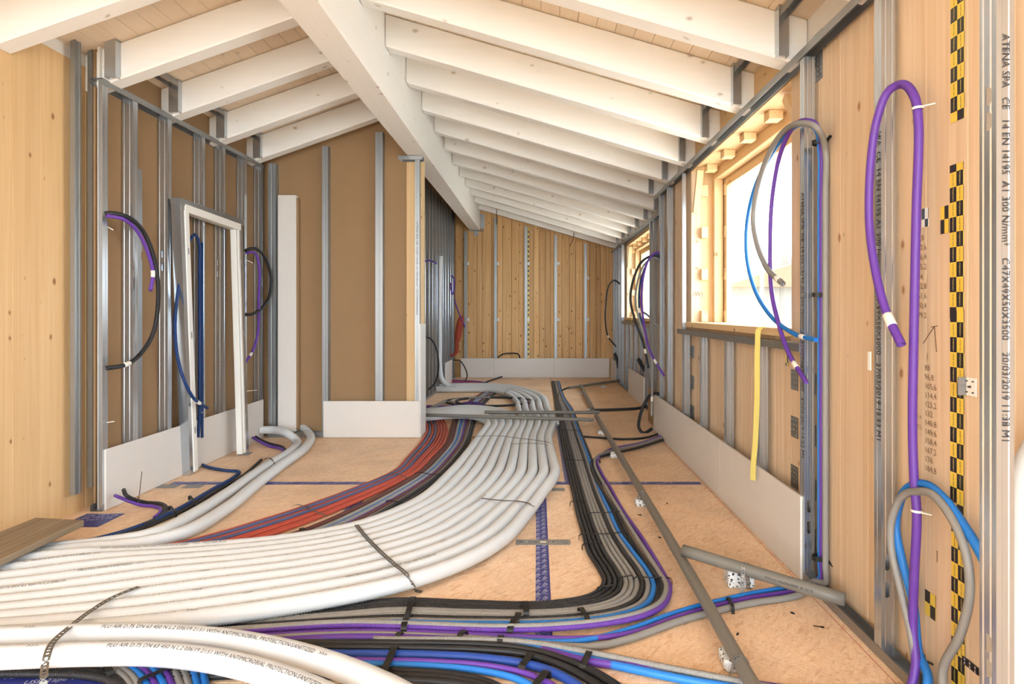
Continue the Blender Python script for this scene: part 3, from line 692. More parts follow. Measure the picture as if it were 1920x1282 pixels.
tapeX(-2.3, -1.35, 2.13, .11, 'blue printed tape in the bottom left corner below the white ducts', .034, 3, .26)
o = box('floor_tape', -2.86, -2.62, 3.62, 3.86, .0004, .0012, 'blue_tape'); tag(o, 'scrap of blue printed tape beside the left timber wall', 'tape')
texts('printed_lettering', [('USB Tape 1 PE', (-2.84, 3.70+k*.05, .002), (.94, .34, 0), (-.34, .94, 0), .035) for k in range(3)], 'tape_print', o)
for i, (px, py, w, d, nm) in enumerate(((1018, 1017, .30, .075, 'stamped steel strip lying across the blue tape in the middle'), (313, 912, .17, .09, 'nearer perforated plate beside the left plasterboard strip'), (363, 912, .13, .09, 'second perforated plate beside the navy cables'), (706, 917, .12, .07, 'small steel plate partly under the red cables'), (1047, 918, .09, .07, 'small steel plate beside the black cables'))):
    P = FL(px, py); o = box('nail_plate', P[0]-w/2, P[0]+w/2, P[1]-d/2, P[1]+d/2, .0022, .0038, 'plate_steel', None); tag(o, nm, 'steel plate', 'steel plates on the floor')
    if i == 0:
        texts('stamped_marks', [('RTHBLS', (P[0]-.135, P[1]-.02, .0042), (1, 0, 0), (0, 1, 0), .05), ('PL 01', (P[0]+.05, P[1]-.02, .0042), (1, 0, 0), (0, 1, 0), .05)], 'galv', o)
        box('paper_sticker', P[0]-.016, P[0]+.018, P[1]-.009, P[1]+.009, .0039, .0043, 'white_tape', o)
    else:
        VV = []; FF = []; n = 0
        for a in range(8):
            for b in range(2):
                c = (P[0]-w/2+w*(a+.5)/8, P[1]-d/4+d/2*b)
                V = boxV(c[0]-.003, c[0]+.003, c[1]-.003, c[1]+.003, .0037, .0041); VV.append(V); FF += [[q+n for q in f] for f in BF]; n += 8
        mk('holes', np.vstack(VV), FF, 'galv_dark', o)
ln = ribbon('chalk_line', [(1.235, y, .0006) for y in (1.6, 3, 5, 6.5)], .003, .0006, 'red_line', None, step=.5); tag(ln, 'thin red chalk line along the foot of the right wall', 'chalk line')

# ================================================================== WHITE VENTILATION DUCTS
DR = .0395; DZ = .060
def lerpP(A, B, t): return [a*(1-t)+b*t for a, b in zip(A, B)]
inn = [(912, 790), (897, 822), (868, 862), (845, 888), (790, 938), (720, 972), (645, 995), (505, 1018), (310, 1034), (110, 1044), (-60, 1066), (-260, 1090), (-480, 1116)]
out = [(1037, 790), (1028, 822), (1036, 862), (1040, 888), (1015, 925), (985, 965), (940, 1012), (860, 1056), (740, 1096), (560, 1132), (330, 1164), (100, 1186), (-220, 1206)]
IN = [FL(*p, DZ) for p in inn]; OUT = [FL(*p, DZ) for p in out]
# far ends: five ducts go on to the middle wall, five turn left behind the partition
farI = [FL(818, 731, .042), FL(842, 731, .042), FL(910, 731, .042), FL(948, 738, .042), FL(968, 752, .042), FL(972, 768, .05)]
farO = [FL(818, 722, .042), FL(842, 722, .042), FL(912, 722, .042), FL(955, 725, .042), FL(1012, 741, .042), FL(1027, 768, .05)]
lefI = [np.array((-1.9, 6.98, .05)), np.array((-1.35, 6.98, .06)), np.array((-1.0, 7.02, .085)), np.array((-.74, 6.98, .085))]
lefO = [np.array((-1.9, 7.5, .05)), np.array((-1.3, 7.52, .06)), np.array((-.9, 7.6, .085)), np.array((-.42, 7.3, .085))]
DUCTS = []
for i in range(10):
    t = i/9; body = lerpP(IN, OUT, t)
    if i >= 5:
        u = (i-5)/4; head = lerpP(farI, farO, u)
    else:
        u = i/4; head = lerpP(lefI, lefO, u)
    pts = head+body
    nm = ('innermost' if i == 0 else 'outermost' if i == 9 else ORD[i])+' white ribbed duct of the big floor bundle, counted from its inner edge'
    o, pa = tube('ventilation_duct', pts, DR, 'duct', corr=(.0112, .004), sides=14); tag(o, nm, 'duct', 'white ducts of the big floor bundle'); DUCTS.append((o, pa))
# two ducts from the gap in the cross partition
for i, pp in enumerate((((505, 790), (530, 789), (560, 796), (581, 814), (573, 838), (530, 870), (480, 908), (420, 956), (340, 1000), (250, 1021), (150, 1030), (60, 1042)), ((495, 806), (522, 806), (545, 812), (563, 827), (550, 848), (505, 876), (452, 914), (378, 962), (300, 1001), (200, 1020), (110, 1030), (30, 1040)))):
    pts = [FL(x, y, .044 if k > 2 else .10) for k, (x, y) in enumerate(pp)]
    if i: pts = [p+np.array((-.035, .0, 0)) for p in pts]
    o, pa = tube('ventilation_duct', pts, DR, 'duct', corr=(.0112, .004), sides=14); tag(o, ('right', 'left')[i]+' of two white ducts coming out of the cross partition', 'duct', 'white ducts from the cross partition'); DUCTS.append((o, pa))
# two ducts in the foreground that swing towards the camera
for i, pp in enumerate((((-330, 1205), (0, 1196), (160, 1190), (300, 1190), (420, 1200), (540, 1222), (640, 1252), (730, 1290), (800, 1330)), ((-280, 1240), (0, 1232), (160, 1226), (290, 1226), (400, 1238), (500, 1262), (590, 1295), (680, 1345)))):
    pts = [FL(x, y, .105) for x, y in pp]
    o, pa = tube('ventilation_duct', pts, DR, 'duct', corr=(.0112, .004), sides=16); tag(o, ('upper', 'lower')[i]+' of two printed white ducts swinging to the bottom picture edge', 'duct', 'white ducts in the foreground'); DUCTS.append((o, pa))
# upright duct at the middle wall
pts = [AT(825.5, 480, 9.9), AT(823.5, 560, 9.9), AT(824, 640, 9.9), AT(824.5, 690, 9.9), AT(829, 712, 9.88), AT(841, 724, 9.9), AT(858, 727.5, 9.85)]
o, pa = tube('ventilation_duct', pts, .04, 'duct_far', sides=14); tag(o, 'white duct standing upright against the dim middle wall', 'duct')
# two upright ducts behind the stud at the right picture edge
for i, (x, y, zt) in enumerate(((1.285, 1.60, .88), (1.285, 1.49, .93))):
    o, pa = tube('ventilation_duct', [(x+.0, y, -.0+.02), (x-.01, y, .3), (x, y, .6), (x+.02, y-.0, zt), (x+.03, y-.09, zt+.13)], .043, 'duct', corr=(.0112, .004), sides=14); tag(o, ('farther', 'nearer')[i]+' upright white duct at the right picture edge behind the bright stud', 'duct', 'upright ducts at the right edge')
# printing along the ducts
LONG = 'PLU AIR D.75 DN 63 450 N L.2 036/19 21:51 WITH ANTIMICROBIAL PROTECTION-SANITIZED   >>>'
def near_s(pa, px, py, z):
    q = FL(px, py, z); return float(pa[1][np.argmin(np.linalg.norm(pa[0]-q, axis=1))])
def print_duct(k, px, py, txt, size=.021, phi=.55, mat='ink'):
    o, pa = DUCTS[k]; i = np.argmin(np.linalg.norm(pa[0]-FL(px, py, pa[0][0][2]), axis=1)); s0 = pa[1][i]
    sg = 1 if pa[2][i][0] > 0 else -1
    V, _ = tmesh(txt); ln = V[:, 0].max()*size
    if s0+sg*ln > pa[1][-1]: return
    # face the camera: the side of the tube with the lower y
    b = pa[4][i]; ph = (phi if b[1] < 0 else -phi)
    tubetext('printed_lettering', pa, DR, [(txt, s0, ph, size, sg)], M[mat], o)
print_duct(12, 195, 1190, LONG); print_duct(13, 205, 1226, LONG)
print_duct(8, 640, 1082, 'PROTECTION-SANITIZED >>>   PLU AIR D.75 DN 63', .019, .35, 'ink_pale'); print_duct(0, 200, 1036, 'WITH ANTIMICROBIAL PROTECTION-SANITIZED   >>>   PLU AIR D.75', .019, .5, 'ink_pale')
print_duct(1, 60, 1050, 'PLU AIR D.75 DN 63 450 N L.2 036/19   >>>', .017, .4, 'ink_pale'); print_duct(3, 160, 1070, 'PROTECTION-SANITIZED   >>>', .019, .5, 'ink_pale'); print_duct(4, 4, 1095, 'PLU AIR D.75 DN 63 450 N L.2 036/19', .019, .5, 'ink_pale')
print_duct(5, 840, 965, 'WITH ANTIMICROBIAL PROTECTION', .017, .3, 'ink_pale')
for k, px, py in ((5, 380, 1085), (6, 250, 1142), (7, 360, 1133), (8, 460, 1122), (9, 350, 1172), (7, 780, 1020), (4, 700, 1030), (2, 620, 1050), (3, 800, 990), (12, 50, 1192), (13, 50, 1232)):
    print_duct(k, px, py, '>>>', .022, .35, 'ink_pale')

# perforated straps over the ducts
ZT = DZ+DR+.003
def strap(pts, w, label, mat='galv_dark'):
    o = ladder('steel_strap', pts, w, mat); return tag(o, label, 'strap', 'perforated steel straps')
strap([FL(80, 1300, .02), FL(82, 1272, .06), FL(86, 1238, .147), FL(98, 1206, .150), FL(130, 1176, .14), FL(175, 1142, ZT+.01), FL(215, 1118, ZT+.002), FL(260, 1100, ZT)], .022, 'long perforated strap over the white ducts at the bottom left')
strap([FL(668, 984, ZT), FL(684, 1004, ZT), FL(712, 1033, ZT), FL(740, 1058, ZT), FL(764, 1079, ZT), FL(774, 1098, .05), FL(777, 1106, .004), FL(790, 1110, .003)], .022, 'perforated strap crossing the curve of white ducts in the middle')
strap([FL(903, 934, ZT), FL(940, 938, ZT), FL(975, 940, ZT), FL(996, 946, ZT), FL(1003, 958, .03), FL(1006, 966, .003)], .018, 'perforated strap at the outer bend of the white ducts')
strap([FL(889, 822, .03), FL(893, 818, ZT), FL(930, 817, ZT), FL(970, 821, ZT), FL(1010, 826, ZT), FL(1030, 830, ZT), FL(1037, 838, .03)], .014, 'upper thin strap where the white ducts squeeze together')
strap([FL(958, 832, ZT), FL(990, 831, ZT), FL(1022, 833, ZT), FL(1036, 842, .03)], .014, 'lower thin strap where the white ducts squeeze together')
strap([FL(968, 752, .07), FL(974, 749, .088), FL(1000, 749, .088), FL(1016, 752, .07)], .012, 'thin strap on the far bend of the white ducts')
strap([FL(945, 738, .07), FL(950, 732, .088), FL(958, 729, .088), FL(966, 727, .08)], .012, 'thin strap on the farthest curve of the white ducts')
strap([FL(495, 862, .05), FL(503, 858, .088), FL(512, 864, .088), FL(516, 872, .05)], .014, 'steel strap round the pair of ducts from the partition')
strap([FL(560, 816, .06), FL(566, 808, .088), FL(578, 807, .088), FL(587, 812, .05)], .012, 'thin wire round the duct pair at the partition gap')
strap([(1.235, 1.53, .235), (1.232, 1.55, .24), (1.25, 1.44, .25)], .02, 'strap round the upright ducts at the right picture edge')

# ================================================================== CONDUIT BUNDLES ON THE FLOOR
def conduit(pts, r, col, label, grp, geo=False, name='conduit'):
    if geo: o, pa = tube(name, pts, r, col+'_geo', corr=(.0062, .0018), sides=12)
    else: o, pa = tube(name, pts, r, col, step=.03, sides=10)
    tag(o, label, 'conduit', grp); return o, pa
CR = .0118
# L-shaped bundle
inn = [(1035, 715), (1040, 745), (1043, 770), (1049, 800), (1058, 850), (1074, 920), (1083, 963), (1094, 1000), (1104, 1035), (1125, 1070), (1133, 1089), (1125, 1105), (1100, 1119), (1042, 1129), (985, 1132), (875, 1129), (741, 1125), (640, 1137), (480, 1150), (300, 1166), (120, 1180)]
out = [(1048, 715), (1058, 745), (1075, 770), (1085, 800), (1105, 850), (1130, 920), (1151, 963), (1169, 1000), (1196, 1035), (1226, 1075), (1236, 1100), (1226, 1132), (1195, 1150), (1120, 1166), (1000, 1174), (875, 1175), (741, 1173), (640, 1174), (480, 1184), (300, 1196), (120, 1206)]
seq = ['black']*4+['grey']*3+['black', 'grey', 'blue', 'black']
IN = [FL(*p, .013) for p in inn]; OUT = [FL(*p, .013) for p in out]
for i, c in enumerate(seq):
    pts = lerpP(IN, OUT, i/(len(seq)-1)); dz = np.array((0, 0, .002 if i % 2 else 0)); pts = [p+dz for p in pts]
    conduit(pts, CR, c, '%s conduit, %s from the inner edge of the L-shaped floor bundle' % (c, ORD[i]), 'L-shaped conduit bundle')
# three conduits that join it from the right wall
pur = [(1243, 817), (1200, 833), (1150, 843), (1128, 854), (1120, 868), (1128, 890), (1143, 915), (1167, 959), (1204, 1013), (1244, 1080), (1256, 1105), (1245, 1138), (1210, 1158), (1143, 1173), (1042, 1183), (942, 1186), (741, 1179), (640, 1177), (480, 1187), (300, 1200)]
blk = [(1240, 827), (1196, 842), (1146, 853), (1114, 864), (1109, 877), (1117, 900), (1132, 927), (1155, 963), (1182, 1013), (1229, 1083), (1243, 1106), (1231, 1136), (1198, 1154), (1130, 1170), (1042, 1179), (942, 1182), (741, 1176), (640, 1175), (480, 1185), (300, 1198)]
A = [FL(*p, .014) for p in pur]; Bq = [FL(*p, .014) for p in blk]
for c, t, nm, dz in (('purple', 0, 'purple conduit on the outer edge of the L-shaped floor bundle', .012), ('grey', .5, 'grey conduit just inside the purple one of the L-shaped bundle', .02), ('black', 1, 'black conduit joining the L-shaped bundle from the right wall', .012)):
    pts = lerpP(A, Bq, t); pts = [p+np.array((0, 0, dz)) for p in pts]; pts[0] = pts[0]+np.array((.02, 0, .0))
    conduit(pts, CR, c, nm, 'L-shaped conduit bundle')
# blue, purple and grey conduits: up the printed stud, over the floor, under the ducts, with a loop in the air
def upstud(yw, x): return [np.array((x, yw, z)) for z in (.05, .12, .3, .6, .9, 1.2, 1.5, 1.8, 2.02)]
CV = dict(
 blue=([(300, 1203), (640, 1192), (942, 1199), (1042, 1203), (1100, 1199), (1177, 1180), (1280, 1144), (1400, 1114), (1490, 1098)], 1.306, [(1530, 243), (1510, 233), (1480, 246), (1445, 292), (1415, 352), (1400, 420), (1400, 482), (1415, 542), (1445, 592), (1490, 626), (1530, 637)], .0110, 1.285),
 purple=([(300, 1208), (640, 1184), (942, 1192), (1076, 1197), (1177, 1188), (1280, 1153), (1400, 1122), (1495, 1106)], 1.309, [(1531, 234), (1510, 226), (1485, 241), (1462, 292), (1448, 370), (1444, 450), (1446, 540), (1458, 600), (1478, 660), (1512, 717)], .0115, 1.30),
 grey=([(300, 1214), (640, 1190), (942, 1201), (1026, 1209), (1110, 1212), (1177, 1198), (1280, 1162), (1400, 1132), (1500, 1114)], 1.312, [(1532, 240), (1505, 231), (1470, 246), (1440, 292), (1420, 352), (1412, 410), (1420, 460), (1440, 505), (1468, 532)], .0145, 1.312))
for c, (fp, xw, lp, r, xe) in CV.items():
    pts = [FL(*p, .016) for p in fp]; pts += [np.array((xw-.03, 2.82, .03))]
    pts += upstud({'blue': 2.815, 'purple': 2.803, 'grey': 2.772}[c], xw)
    n = len(lp)
    for k, p in enumerate(lp):
        X = (1.262 if k == 0 else 1.235)-{'blue': 0, 'purple': .006, 'grey': .022}[c]
        q = ONX(p[0], p[1], X); pts.append(q)
    o, pa = conduit(pts, r, c, c+' conduit rising along the printed stud and looping in front of the big window', 'conduits looping before the big window', geo=True)
    band('white_marker', pa, pa[1][-1]-(.16 if c != 'grey' else .09), .045, r+.0012, 'white_tape', o)
# purple conduit of the tall loop, with the blue and grey ones beside it
pts = [FL(x, y, .016) for x, y in ((300, 1218), (640, 1195), (841, 1199), (942, 1206), (1009, 1216), (1100, 1239), (1210, 1252), (1280, 1262), (1397, 1281), (1560, 1300))]
pts += [np.array((1.21, 2.0, .03)), np.array((1.255, 2.02, .10))]
pts += [ONX(x, y, 1.27) for x, y in ((1712, 1180), (1714, 1080), (1719, 965), (1714, 900), (1711, 800), (1714, 600), (1718, 400), (1722, 230), (1714, 180), (1690, 158))]+[ONX(x, y, X) for x, y, X in ((1665, 172, 1.25), (1645, 222, 1.23), (1632, 312, 1.22), (1630, 420, 1.22), (1640, 500, 1.22), (1660, 580, 1.22), (1690, 646, 1.22))]
o, pa = conduit(pts, .0152, 'purple', 'thick purple ribbed conduit with a tall hanging loop on the right wall', 'right wall conduits', geo=True)
band('white_marker', pa, pa[1][-1]-.13, .05, .0167, 'white_tape', o)
pts = [FL(x, y, .016) for x, y in ((600, 1206), (942, 1210), (1026, 1219), (1103, 1236), (1280, 1273), (1390, 1292))]+[np.array((1.0, 1.93, .016)), np.array((1.22, 1.95, .03)), np.array((1.265, 1.97, .09))]
pts += [ONX(x, y, 1.285) for x, y in ((1722, 1220), (1712, 1130), (1692, 1052), (1680, 985), (1692, 928), (1716, 908), (1742, 911), (1772, 937), (1802, 977), (1836, 1032), (1862, 1085))]
conduit(pts, .0152, 'blue', 'bright blue ribbed conduit looping beside the thick purple one on the right wall', 'right wall conduits', geo=True)
pts = [FL(x, y, .03) for x, y in ((700, 1198), (975, 1203), (1093, 1221), (1280, 1257), (1380, 1276))]+[np.array((.9, 2.0, .016))]
pts += [np.array((1.15, 1.86, .016)), np.array((1.26, 1.84, .06))]
conduit(pts, .0115, 'grey', 'thin grey conduit beside the purple one at the bottom picture edge', 'right wall conduits')
pts = [ONX(x, y, 1.262) for x, y in ((1712, 1330), (1716, 1250), (1708, 1190), (1690, 1112), (1672, 1032), (1671, 980), (1690, 932), (1720, 921), (1750, 928), (1788, 978), (1812, 1042), (1818, 1112), (1800, 1190), (1768, 1258))]+[np.array((1.25, 1.86, .03))]
conduit(pts, .0135, 'grey', 'grey ribbed conduit in a wide open loop low on the right wall', 'right wall conduits', geo=True)
# bundle that swings down to the bottom edge
up_ = [(250, 1222), (450, 1208), (640, 1206), (908, 1209), (992, 1218), (1059, 1236), (1110, 1256), (1157, 1284), (1190, 1312)]
lo_ = [(250, 1236), (450, 1222), (640, 1219), (908, 1224), (985, 1232), (1040, 1248), (1085, 1270), (1115, 1290), (1140, 1315)]
A = [FL(*p, .014) for p in up_]; Bq = [FL(*p, .014) for p in lo_]
for i in range(4): conduit([p+np.array((0, 0, .012*(i % 2))) for p in lerpP(A, Bq, i/3)], .0125, 'black', ORD[i]+' black ribbed conduit from the top in the bundle swinging to the bottom edge', 'bundle swinging to the bottom edge', geo=True)
def sw(pp, r, c, label, z=.016): return conduit([FL(*p, z) for p in pp], r, c, label, 'bundle swinging to the bottom edge', geo=True)
sw([(250, 1240), (450, 1226), (640, 1226), (808, 1228), (908, 1234), (1000, 1248), (1050, 1266), (1090, 1290), (1120, 1315)], .0165, 'royal', 'thick dark blue conduit below the black ones, swinging to the bottom edge', .018)
sw([(250, 1252), (450, 1238), (640, 1237), (808, 1240), (908, 1247), (985, 1262), (1035, 1284), (1060, 1305)], .0115, 'purple', 'thin purple conduit under the thick dark blue one', .02)
sw([(250, 1258), (450, 1245), (640, 1244), (808, 1248), (900, 1257), (965, 1271), (1010, 1293), (1030, 1310)], .0125, 'blue', 'light blue conduit below the thin purple one at the bottom edge', .014)
for i in range(3): sw([(300, 1262+6*i), (500, 1250+7*i), (640, 1252+8*i), (760, 1257+8*i), (850, 1264+8*i), (920, 1280+8*i), (960, 1302+8*i)], .0125, 'black', ORD[i]+' black conduit from the top below the light blue one at the bottom edge', .014)
# cables curling out under the ducts at the bottom left
seq = ['grey', 'grey', 'blue', 'purple', 'blue', 'purple', 'grey', 'grey', 'blue', 'blue']
for i, c in enumerate(seq):
    pts = [FL(40+14*i, 1232, .016), FL(130+19*i, 1234, .016), FL(190+20*i, 1246, .016), FL(228+17*i, 1266, .016), FL(250+15*i, 1300, .016), FL(258+13*i, 1330, .016)]
    conduit(pts, .0135, c, '%s conduit, %s from the left in the curl below the ducts at the bottom left' % (c, ORD[i]), 'curl of conduits at the bottom left', geo=True)
for i in range(2): conduit([FL(x, y+7*i, .016) for x, y in ((-120, 1256), (60, 1256), (160, 1259), (215, 1272), (240, 1300))], .0135, 'black', ('upper', 'lower')[i]+' black conduit at the bottom left corner under the ducts', 'curl of conduits at the bottom left')
# red bundle
up_ = [(770, 772), (794, 787), (801, 806), (790, 828), (762, 860), (738, 884), (640, 925), (503, 972), (330, 1020), (200, 1040)]
lo_ = [(790, 768), (824, 781), (838, 805), (832, 830), (806, 860), (776, 888), (690, 932), (560, 985), (420, 1030), (300, 1055)]
A = [FL(*p, .015) for p in up_]; Bq = [FL(*p, .015) for p in lo_]
for i, c in enumerate(['red', 'slate', 'red', 'slate', 'red', 'red', 'red', 'red']):
    pts = [p+np.array((0, 0, .006*(i % 2))) for p in lerpP(A, Bq, i/7)]
    conduit(pts, .0120, c, '%s conduit, %s from the upper edge of the red bundle' % ('blue-grey' if c == 'slate' else 'red', ORD[i]), 'red conduit bundle')
# dark bundle between the red one and the white ducts
up_ = [(905, 736), (880, 752), (856, 775), (846, 800), (838, 830), (815, 858), (786, 886), (700, 935), (580, 990), (450, 1032)]
lo_ = [(930, 736), (912, 752), (896, 770), (888, 800), (878, 830), (856, 862), (824, 895), (760, 940), (650, 1000), (520, 1050)]
A = [FL(*p, .014) for p in up_]; Bq = [FL(*p, .014) for p in lo_]
for i, c in enumerate(['maroon', 'maroon', 'maroon', 'grey', 'blue', 'grey', 'purple', 'maroon', 'grey', 'black', 'black']):
    pts = [p+np.array((0, 0, .008*(i % 2))) for p in lerpP(A, Bq, i/10)]
    conduit(pts, .0122, c, '%s conduit, %s from the red side in the mixed dark bundle' % (c, ORD[i]), 'mixed dark bundle')
# left cables
L1 = [(373, 868), (392, 876), (425, 882), (448, 884), (436, 896), (400, 916), (330, 956), (250, 990), (180, 1010), (120, 1020), (40, 1032)]
conduit([FL(*p, .014) for p in L1], .0125, 'navy', 'navy conduit leaving the left plasterboard strip and following the duct pair', 'conduits along the duct pair')
conduit([FL(x, y, .014) for x, y in ((490, 862), (455, 892), (410, 918), (345, 956), (265, 990), (195, 1011), (130, 1024), (50, 1036))], .0125, 'black', 'black conduit between the navy one and the duct pair on the left', 'conduits along the duct pair')
conduit([FL(x, y, .012) for x, y in ((470, 884), (420, 920), (372, 950), (300, 988), (225, 1012))], .011, 'grey', 'grey conduit tucked beside the duct pair on the left', 'conduits along the duct pair')
conduit([AT(232, 918, 3.97), AT(237, 929, 3.93), FL(268, 941, .014), FL(300, 944, .014), FL(312, 953, .014), FL(300, 968, .014), FL(270, 985, .014)], .0125, 'black', 'short black conduit out of the upper hole in the left plasterboard strip', 'stubs from the left wall')
conduit([AT(216, 929, 3.97), AT(226, 933, 3.93), FL(262, 946, .014), FL(290, 949, .014), FL(302, 956, .014), FL(290, 970, .014)], .011, 'purple', 'short purple conduit out of the lower hole in the left plasterboard strip', 'stubs from the left wall')
conduit([AT(474, 820, 5.9), AT(484, 826, 5.85), FL(505, 836, .014), FL(524, 840, .014), FL(535, 848, .014)], .0125, 'purple', 'purple stub at the far end of the left plasterboard strip', 'stubs from the left wall')
conduit([AT(479, 818, 5.92), AT(490, 825, 5.9), FL(508, 832, .016), FL(528, 837, .016), FL(538, 846, .016)], .0125, 'black', 'black stub beside the purple one at the far end of the left strip', 'stubs from the left wall')
# far right black conduits
conduit([FL(x, y, .014) for x, y in ((1046, 760), (1046, 745), (1050, 735), (1065, 727), (1090, 723), (1130, 718), (1168, 714))], .014, 'black', 'black conduit curving from the bundle to the far right corner', 'far right floor conduits')
conduit([FL(x, y, .016) for x, y in ((1108, 769), (1150, 768), (1190, 766), (1212, 762))], .02, 'black', 'black hose lying between the far pipe and the right wall', 'far right floor conduits')
conduit([FL(x, y, .014) for x, y in ((1086, 818), (1120, 820), (1165, 823), (1205, 821), (1238, 812))], .011, 'black', 'thin black conduit crossing below the long grey pipe to the right wall', 'far right floor conduits')
conduit([AT(x, y, 6.45) for x, y in ((1246, 752), (1240, 741), (1228, 737), (1216, 744), (1206, 762), (1199, 784), (1198, 802), (1206, 812), (1216, 808), (1223, 803))], .017, 'black', 'thick black hose in an open loop at the step of the right wall', 'far right hoses')

# ---- ties on the bundles
def tie(a, b, z, w, label, sag=0):
    A = FL(*a, z); Bv = FL(*b, z); d = (Bv-A)/np.linalg.norm(Bv-A)
    pts = [A-d*.004-np.array((0, 0, z*.75)), A, A*.5+Bv*.5+np.array((0, 0, .002)), Bv, Bv+d*.004-np.array((0, 0, z*.75))]
    o = ribbon('cable_tie', pts, w, .002, 'tie', step=.01); tag(o, label, 'cable tie', 'cable ties on the floor bundles')
ZB = .036
TI = [((1070, 941), (1093, 939), .012, 'thin tie on the inner black conduits in the straight part of the L-shaped bundle'),
 ((1104, 963), (1169, 960), .010, 'upper thin tie across grey and blue conduits of the straight part'),
 ((1087, 1003), (1179, 1000), .012, 'tie across the whole L-shaped bundle before its bend'),
 ((1093, 1021), (1126, 1016), .010, 'tie round the four black conduits just before the bend'),
 ((1160, 1083), (1186, 1080), .010, 'thin tie round grey conduits in the bend'), ((1190, 1083), (1258, 1085), .010, 'thin tie across blue and purple conduits in the bend'),
 ((1121, 1102), (1158, 1097), .010, 'thin tie round the black conduits in the bend'),
 ((1060, 862), (1098, 864), .010, 'thin tie far up the straight part of the L-shaped bundle'), ((1108, 866), (1124, 862), .012, 'tie where conduits from the right wall turn into the bundle'), ((1050, 806), (1086, 808), .010, 'tie across the bundle beyond the white duct strap'),
 ((985, 1127), (987, 1148), .024, 'wide black band on the black conduits left of the bend'), ((775, 1119), (757, 1176), .024, 'long black band across the bundle beside the white ducts'),
 ((972, 1148), (969, 1162), .024, 'small black band on grey conduits left of the bend'), ((1088, 1139), (1101, 1158), .022, 'black band on grey conduits inside the bend'),
 ((965, 1161), (956, 1180), .026, 'black band over blue conduit left of the bend'), ((872, 1182), (862, 1190), .022, 'little black band on the upper purple conduit'),
 ((752, 1185), (745, 1192), .022, 'little black band on the grey conduit near the white ducts'), ((939, 1191), (937, 1201), .022, 'little black band on the middle purple conduit'),
 ((741, 1212), (717, 1266), .026, 'long black band across the bundle swinging to the bottom edge'), ((996, 1226), (978, 1250), .026, 'black band over the thick dark blue conduit'),
 ((1026, 1258), (1004, 1284), .026, 'black band at the bottom edge over light blue conduit'), ((1106, 1221), (1093, 1248), .024, 'black band round purple, blue and grey conduits near the bottom'),
 ((780, 886), (828, 892), .012, 'thin tie across the mixed dark bundle'), ((726, 938), (756, 943), .016, 'black tie on the mixed dark bundle near the white ducts'), ((565, 990), (580, 1003), .02, 'black tie on maroon conduits beside the white ducts'),
 ((318, 949), (330, 962), .014, 'lower tie on the black conduit along the duct pair'), ((355, 930), (368, 944), .014, 'upper tie on the black conduit along the duct pair'), ((200, 1247), (206, 1260), .022, 'black band on grey conduits in the bottom left curl'), ((318, 1252), (262, 1276), .022, 'long black band across the bottom left curl of conduits'), ((1365, 1120), (1374, 1138), .014, 'thin tie where the long pipe crosses the blue conduit')]
for a, b, w, nm in TI: tie(a, b, ZB, w, nm)
strap([FL(548, 950, .02), FL(555, 946, .035), FL(590, 958, .035), FL(612, 967, .03)], .012, 'thin steel strap across the red bundle near the white ducts')
strap([FL(726, 890, .02), FL(733, 886, .037), FL(756, 892, .037), FL(768, 898, .02)], .012, 'thin steel strap across the middle of the red bundle')

# ================================================================== GREY PIPES ON FOAM BLOCKS
def pipe(pts, r, label): 
    o, pa = tube('drain_pipe', pts, r, 'pvc', step=.08, sides=20); return tag(o, label, 'pipe', 'grey plastic pipes'), pa
PZ = .075
lp, lpa = pipe([FL(1118, 780, PZ), FL(1280, 1052, PZ), np.array((.693, 1.75, PZ))], .0255, 'long grey pipe running towards the camera on foam blocks')
fp_, _ = pipe([FL(1089, 722, .05), FL(1112, 768, .05)], .025, 'far grey pipe in line with the long one')
cp, cpa = pipe([np.array((.700, 2.93, .133)), np.array((1.274, 2.52, .088))], .0275, 'short grey pipe lying across the long one near the right wall')
texts('printed_lettering', [('PVC-U 110x50x3000  B 15/19', np.array((1.0, 2.685, .108))+np.array((0, -.008, .0)), (.814, -.581, -.06), (.02, -.05, .99), .016)], 'ink', cp)
pipe([FL(790, 777.5, .125), FL(1113, 787, .125)], .0195, 'nearer of two thin grey pipes across the white ducts'); pipe([FL(907, 776, .128)+np.array((0, .12, 0)), FL(1125, 774.5, .128)+np.array((0, .06, 0))], .0195, 'farther of two thin grey pipes across the white ducts')
pipe([FL(798, 771, .06), FL(834, 752, .06)], .022, 'short grey pipe leaning off beside the cross partition'); pipe([FL(1066, 727, .06), FL(1168, 712, .06)], .022, 'grey pipe pointing into the far right corner')
for i, (px, py, w, h, d, nm) in enumerate(((1392, 1105, .125, .085, .09, 'large speckled foam block under the short crossing pipe'), (1380, 1264, .075, .05, .10, 'speckled foam block under the near end of the long pipe'), (1203, 951, .075, .05, .07, 'speckled foam block at the middle of the long pipe'), (1154, 859, .08, .05, .07, 'speckled foam block where purple cable meets the long pipe'), (1131, 816, .095, .05, .07, 'speckled foam block near the far end of the long pipe'), (1106, 769, .07, .025, .06, 'small foam block under the near end of the far pipe'), (1089, 738, .07, .028, .06, 'small foam block under the far grey pipe'), (1132, 727, .09, .036, .06, 'small foam block under the corner pipe'), (1044, 800, .06, .10, .06, 'foam block under the thin pipes beside the black cables'))):
    P = FL(px, py); bm = bmesh.new(); Vb = boxV(P[0]-w/2, P[0]+w/2, P[1], P[1]+d, .0, h)
    Vb += np.array([[random.uniform(-.006, .006), random.uniform(-.006, .006), 0 if k < 4 else random.uniform(-.004, .0)] for k in range(8)])
    o = hexa('foam_block', Vb, 'foam', None, .008); tag(o, nm, 'foam block', 'speckled foam blocks under the pipes')
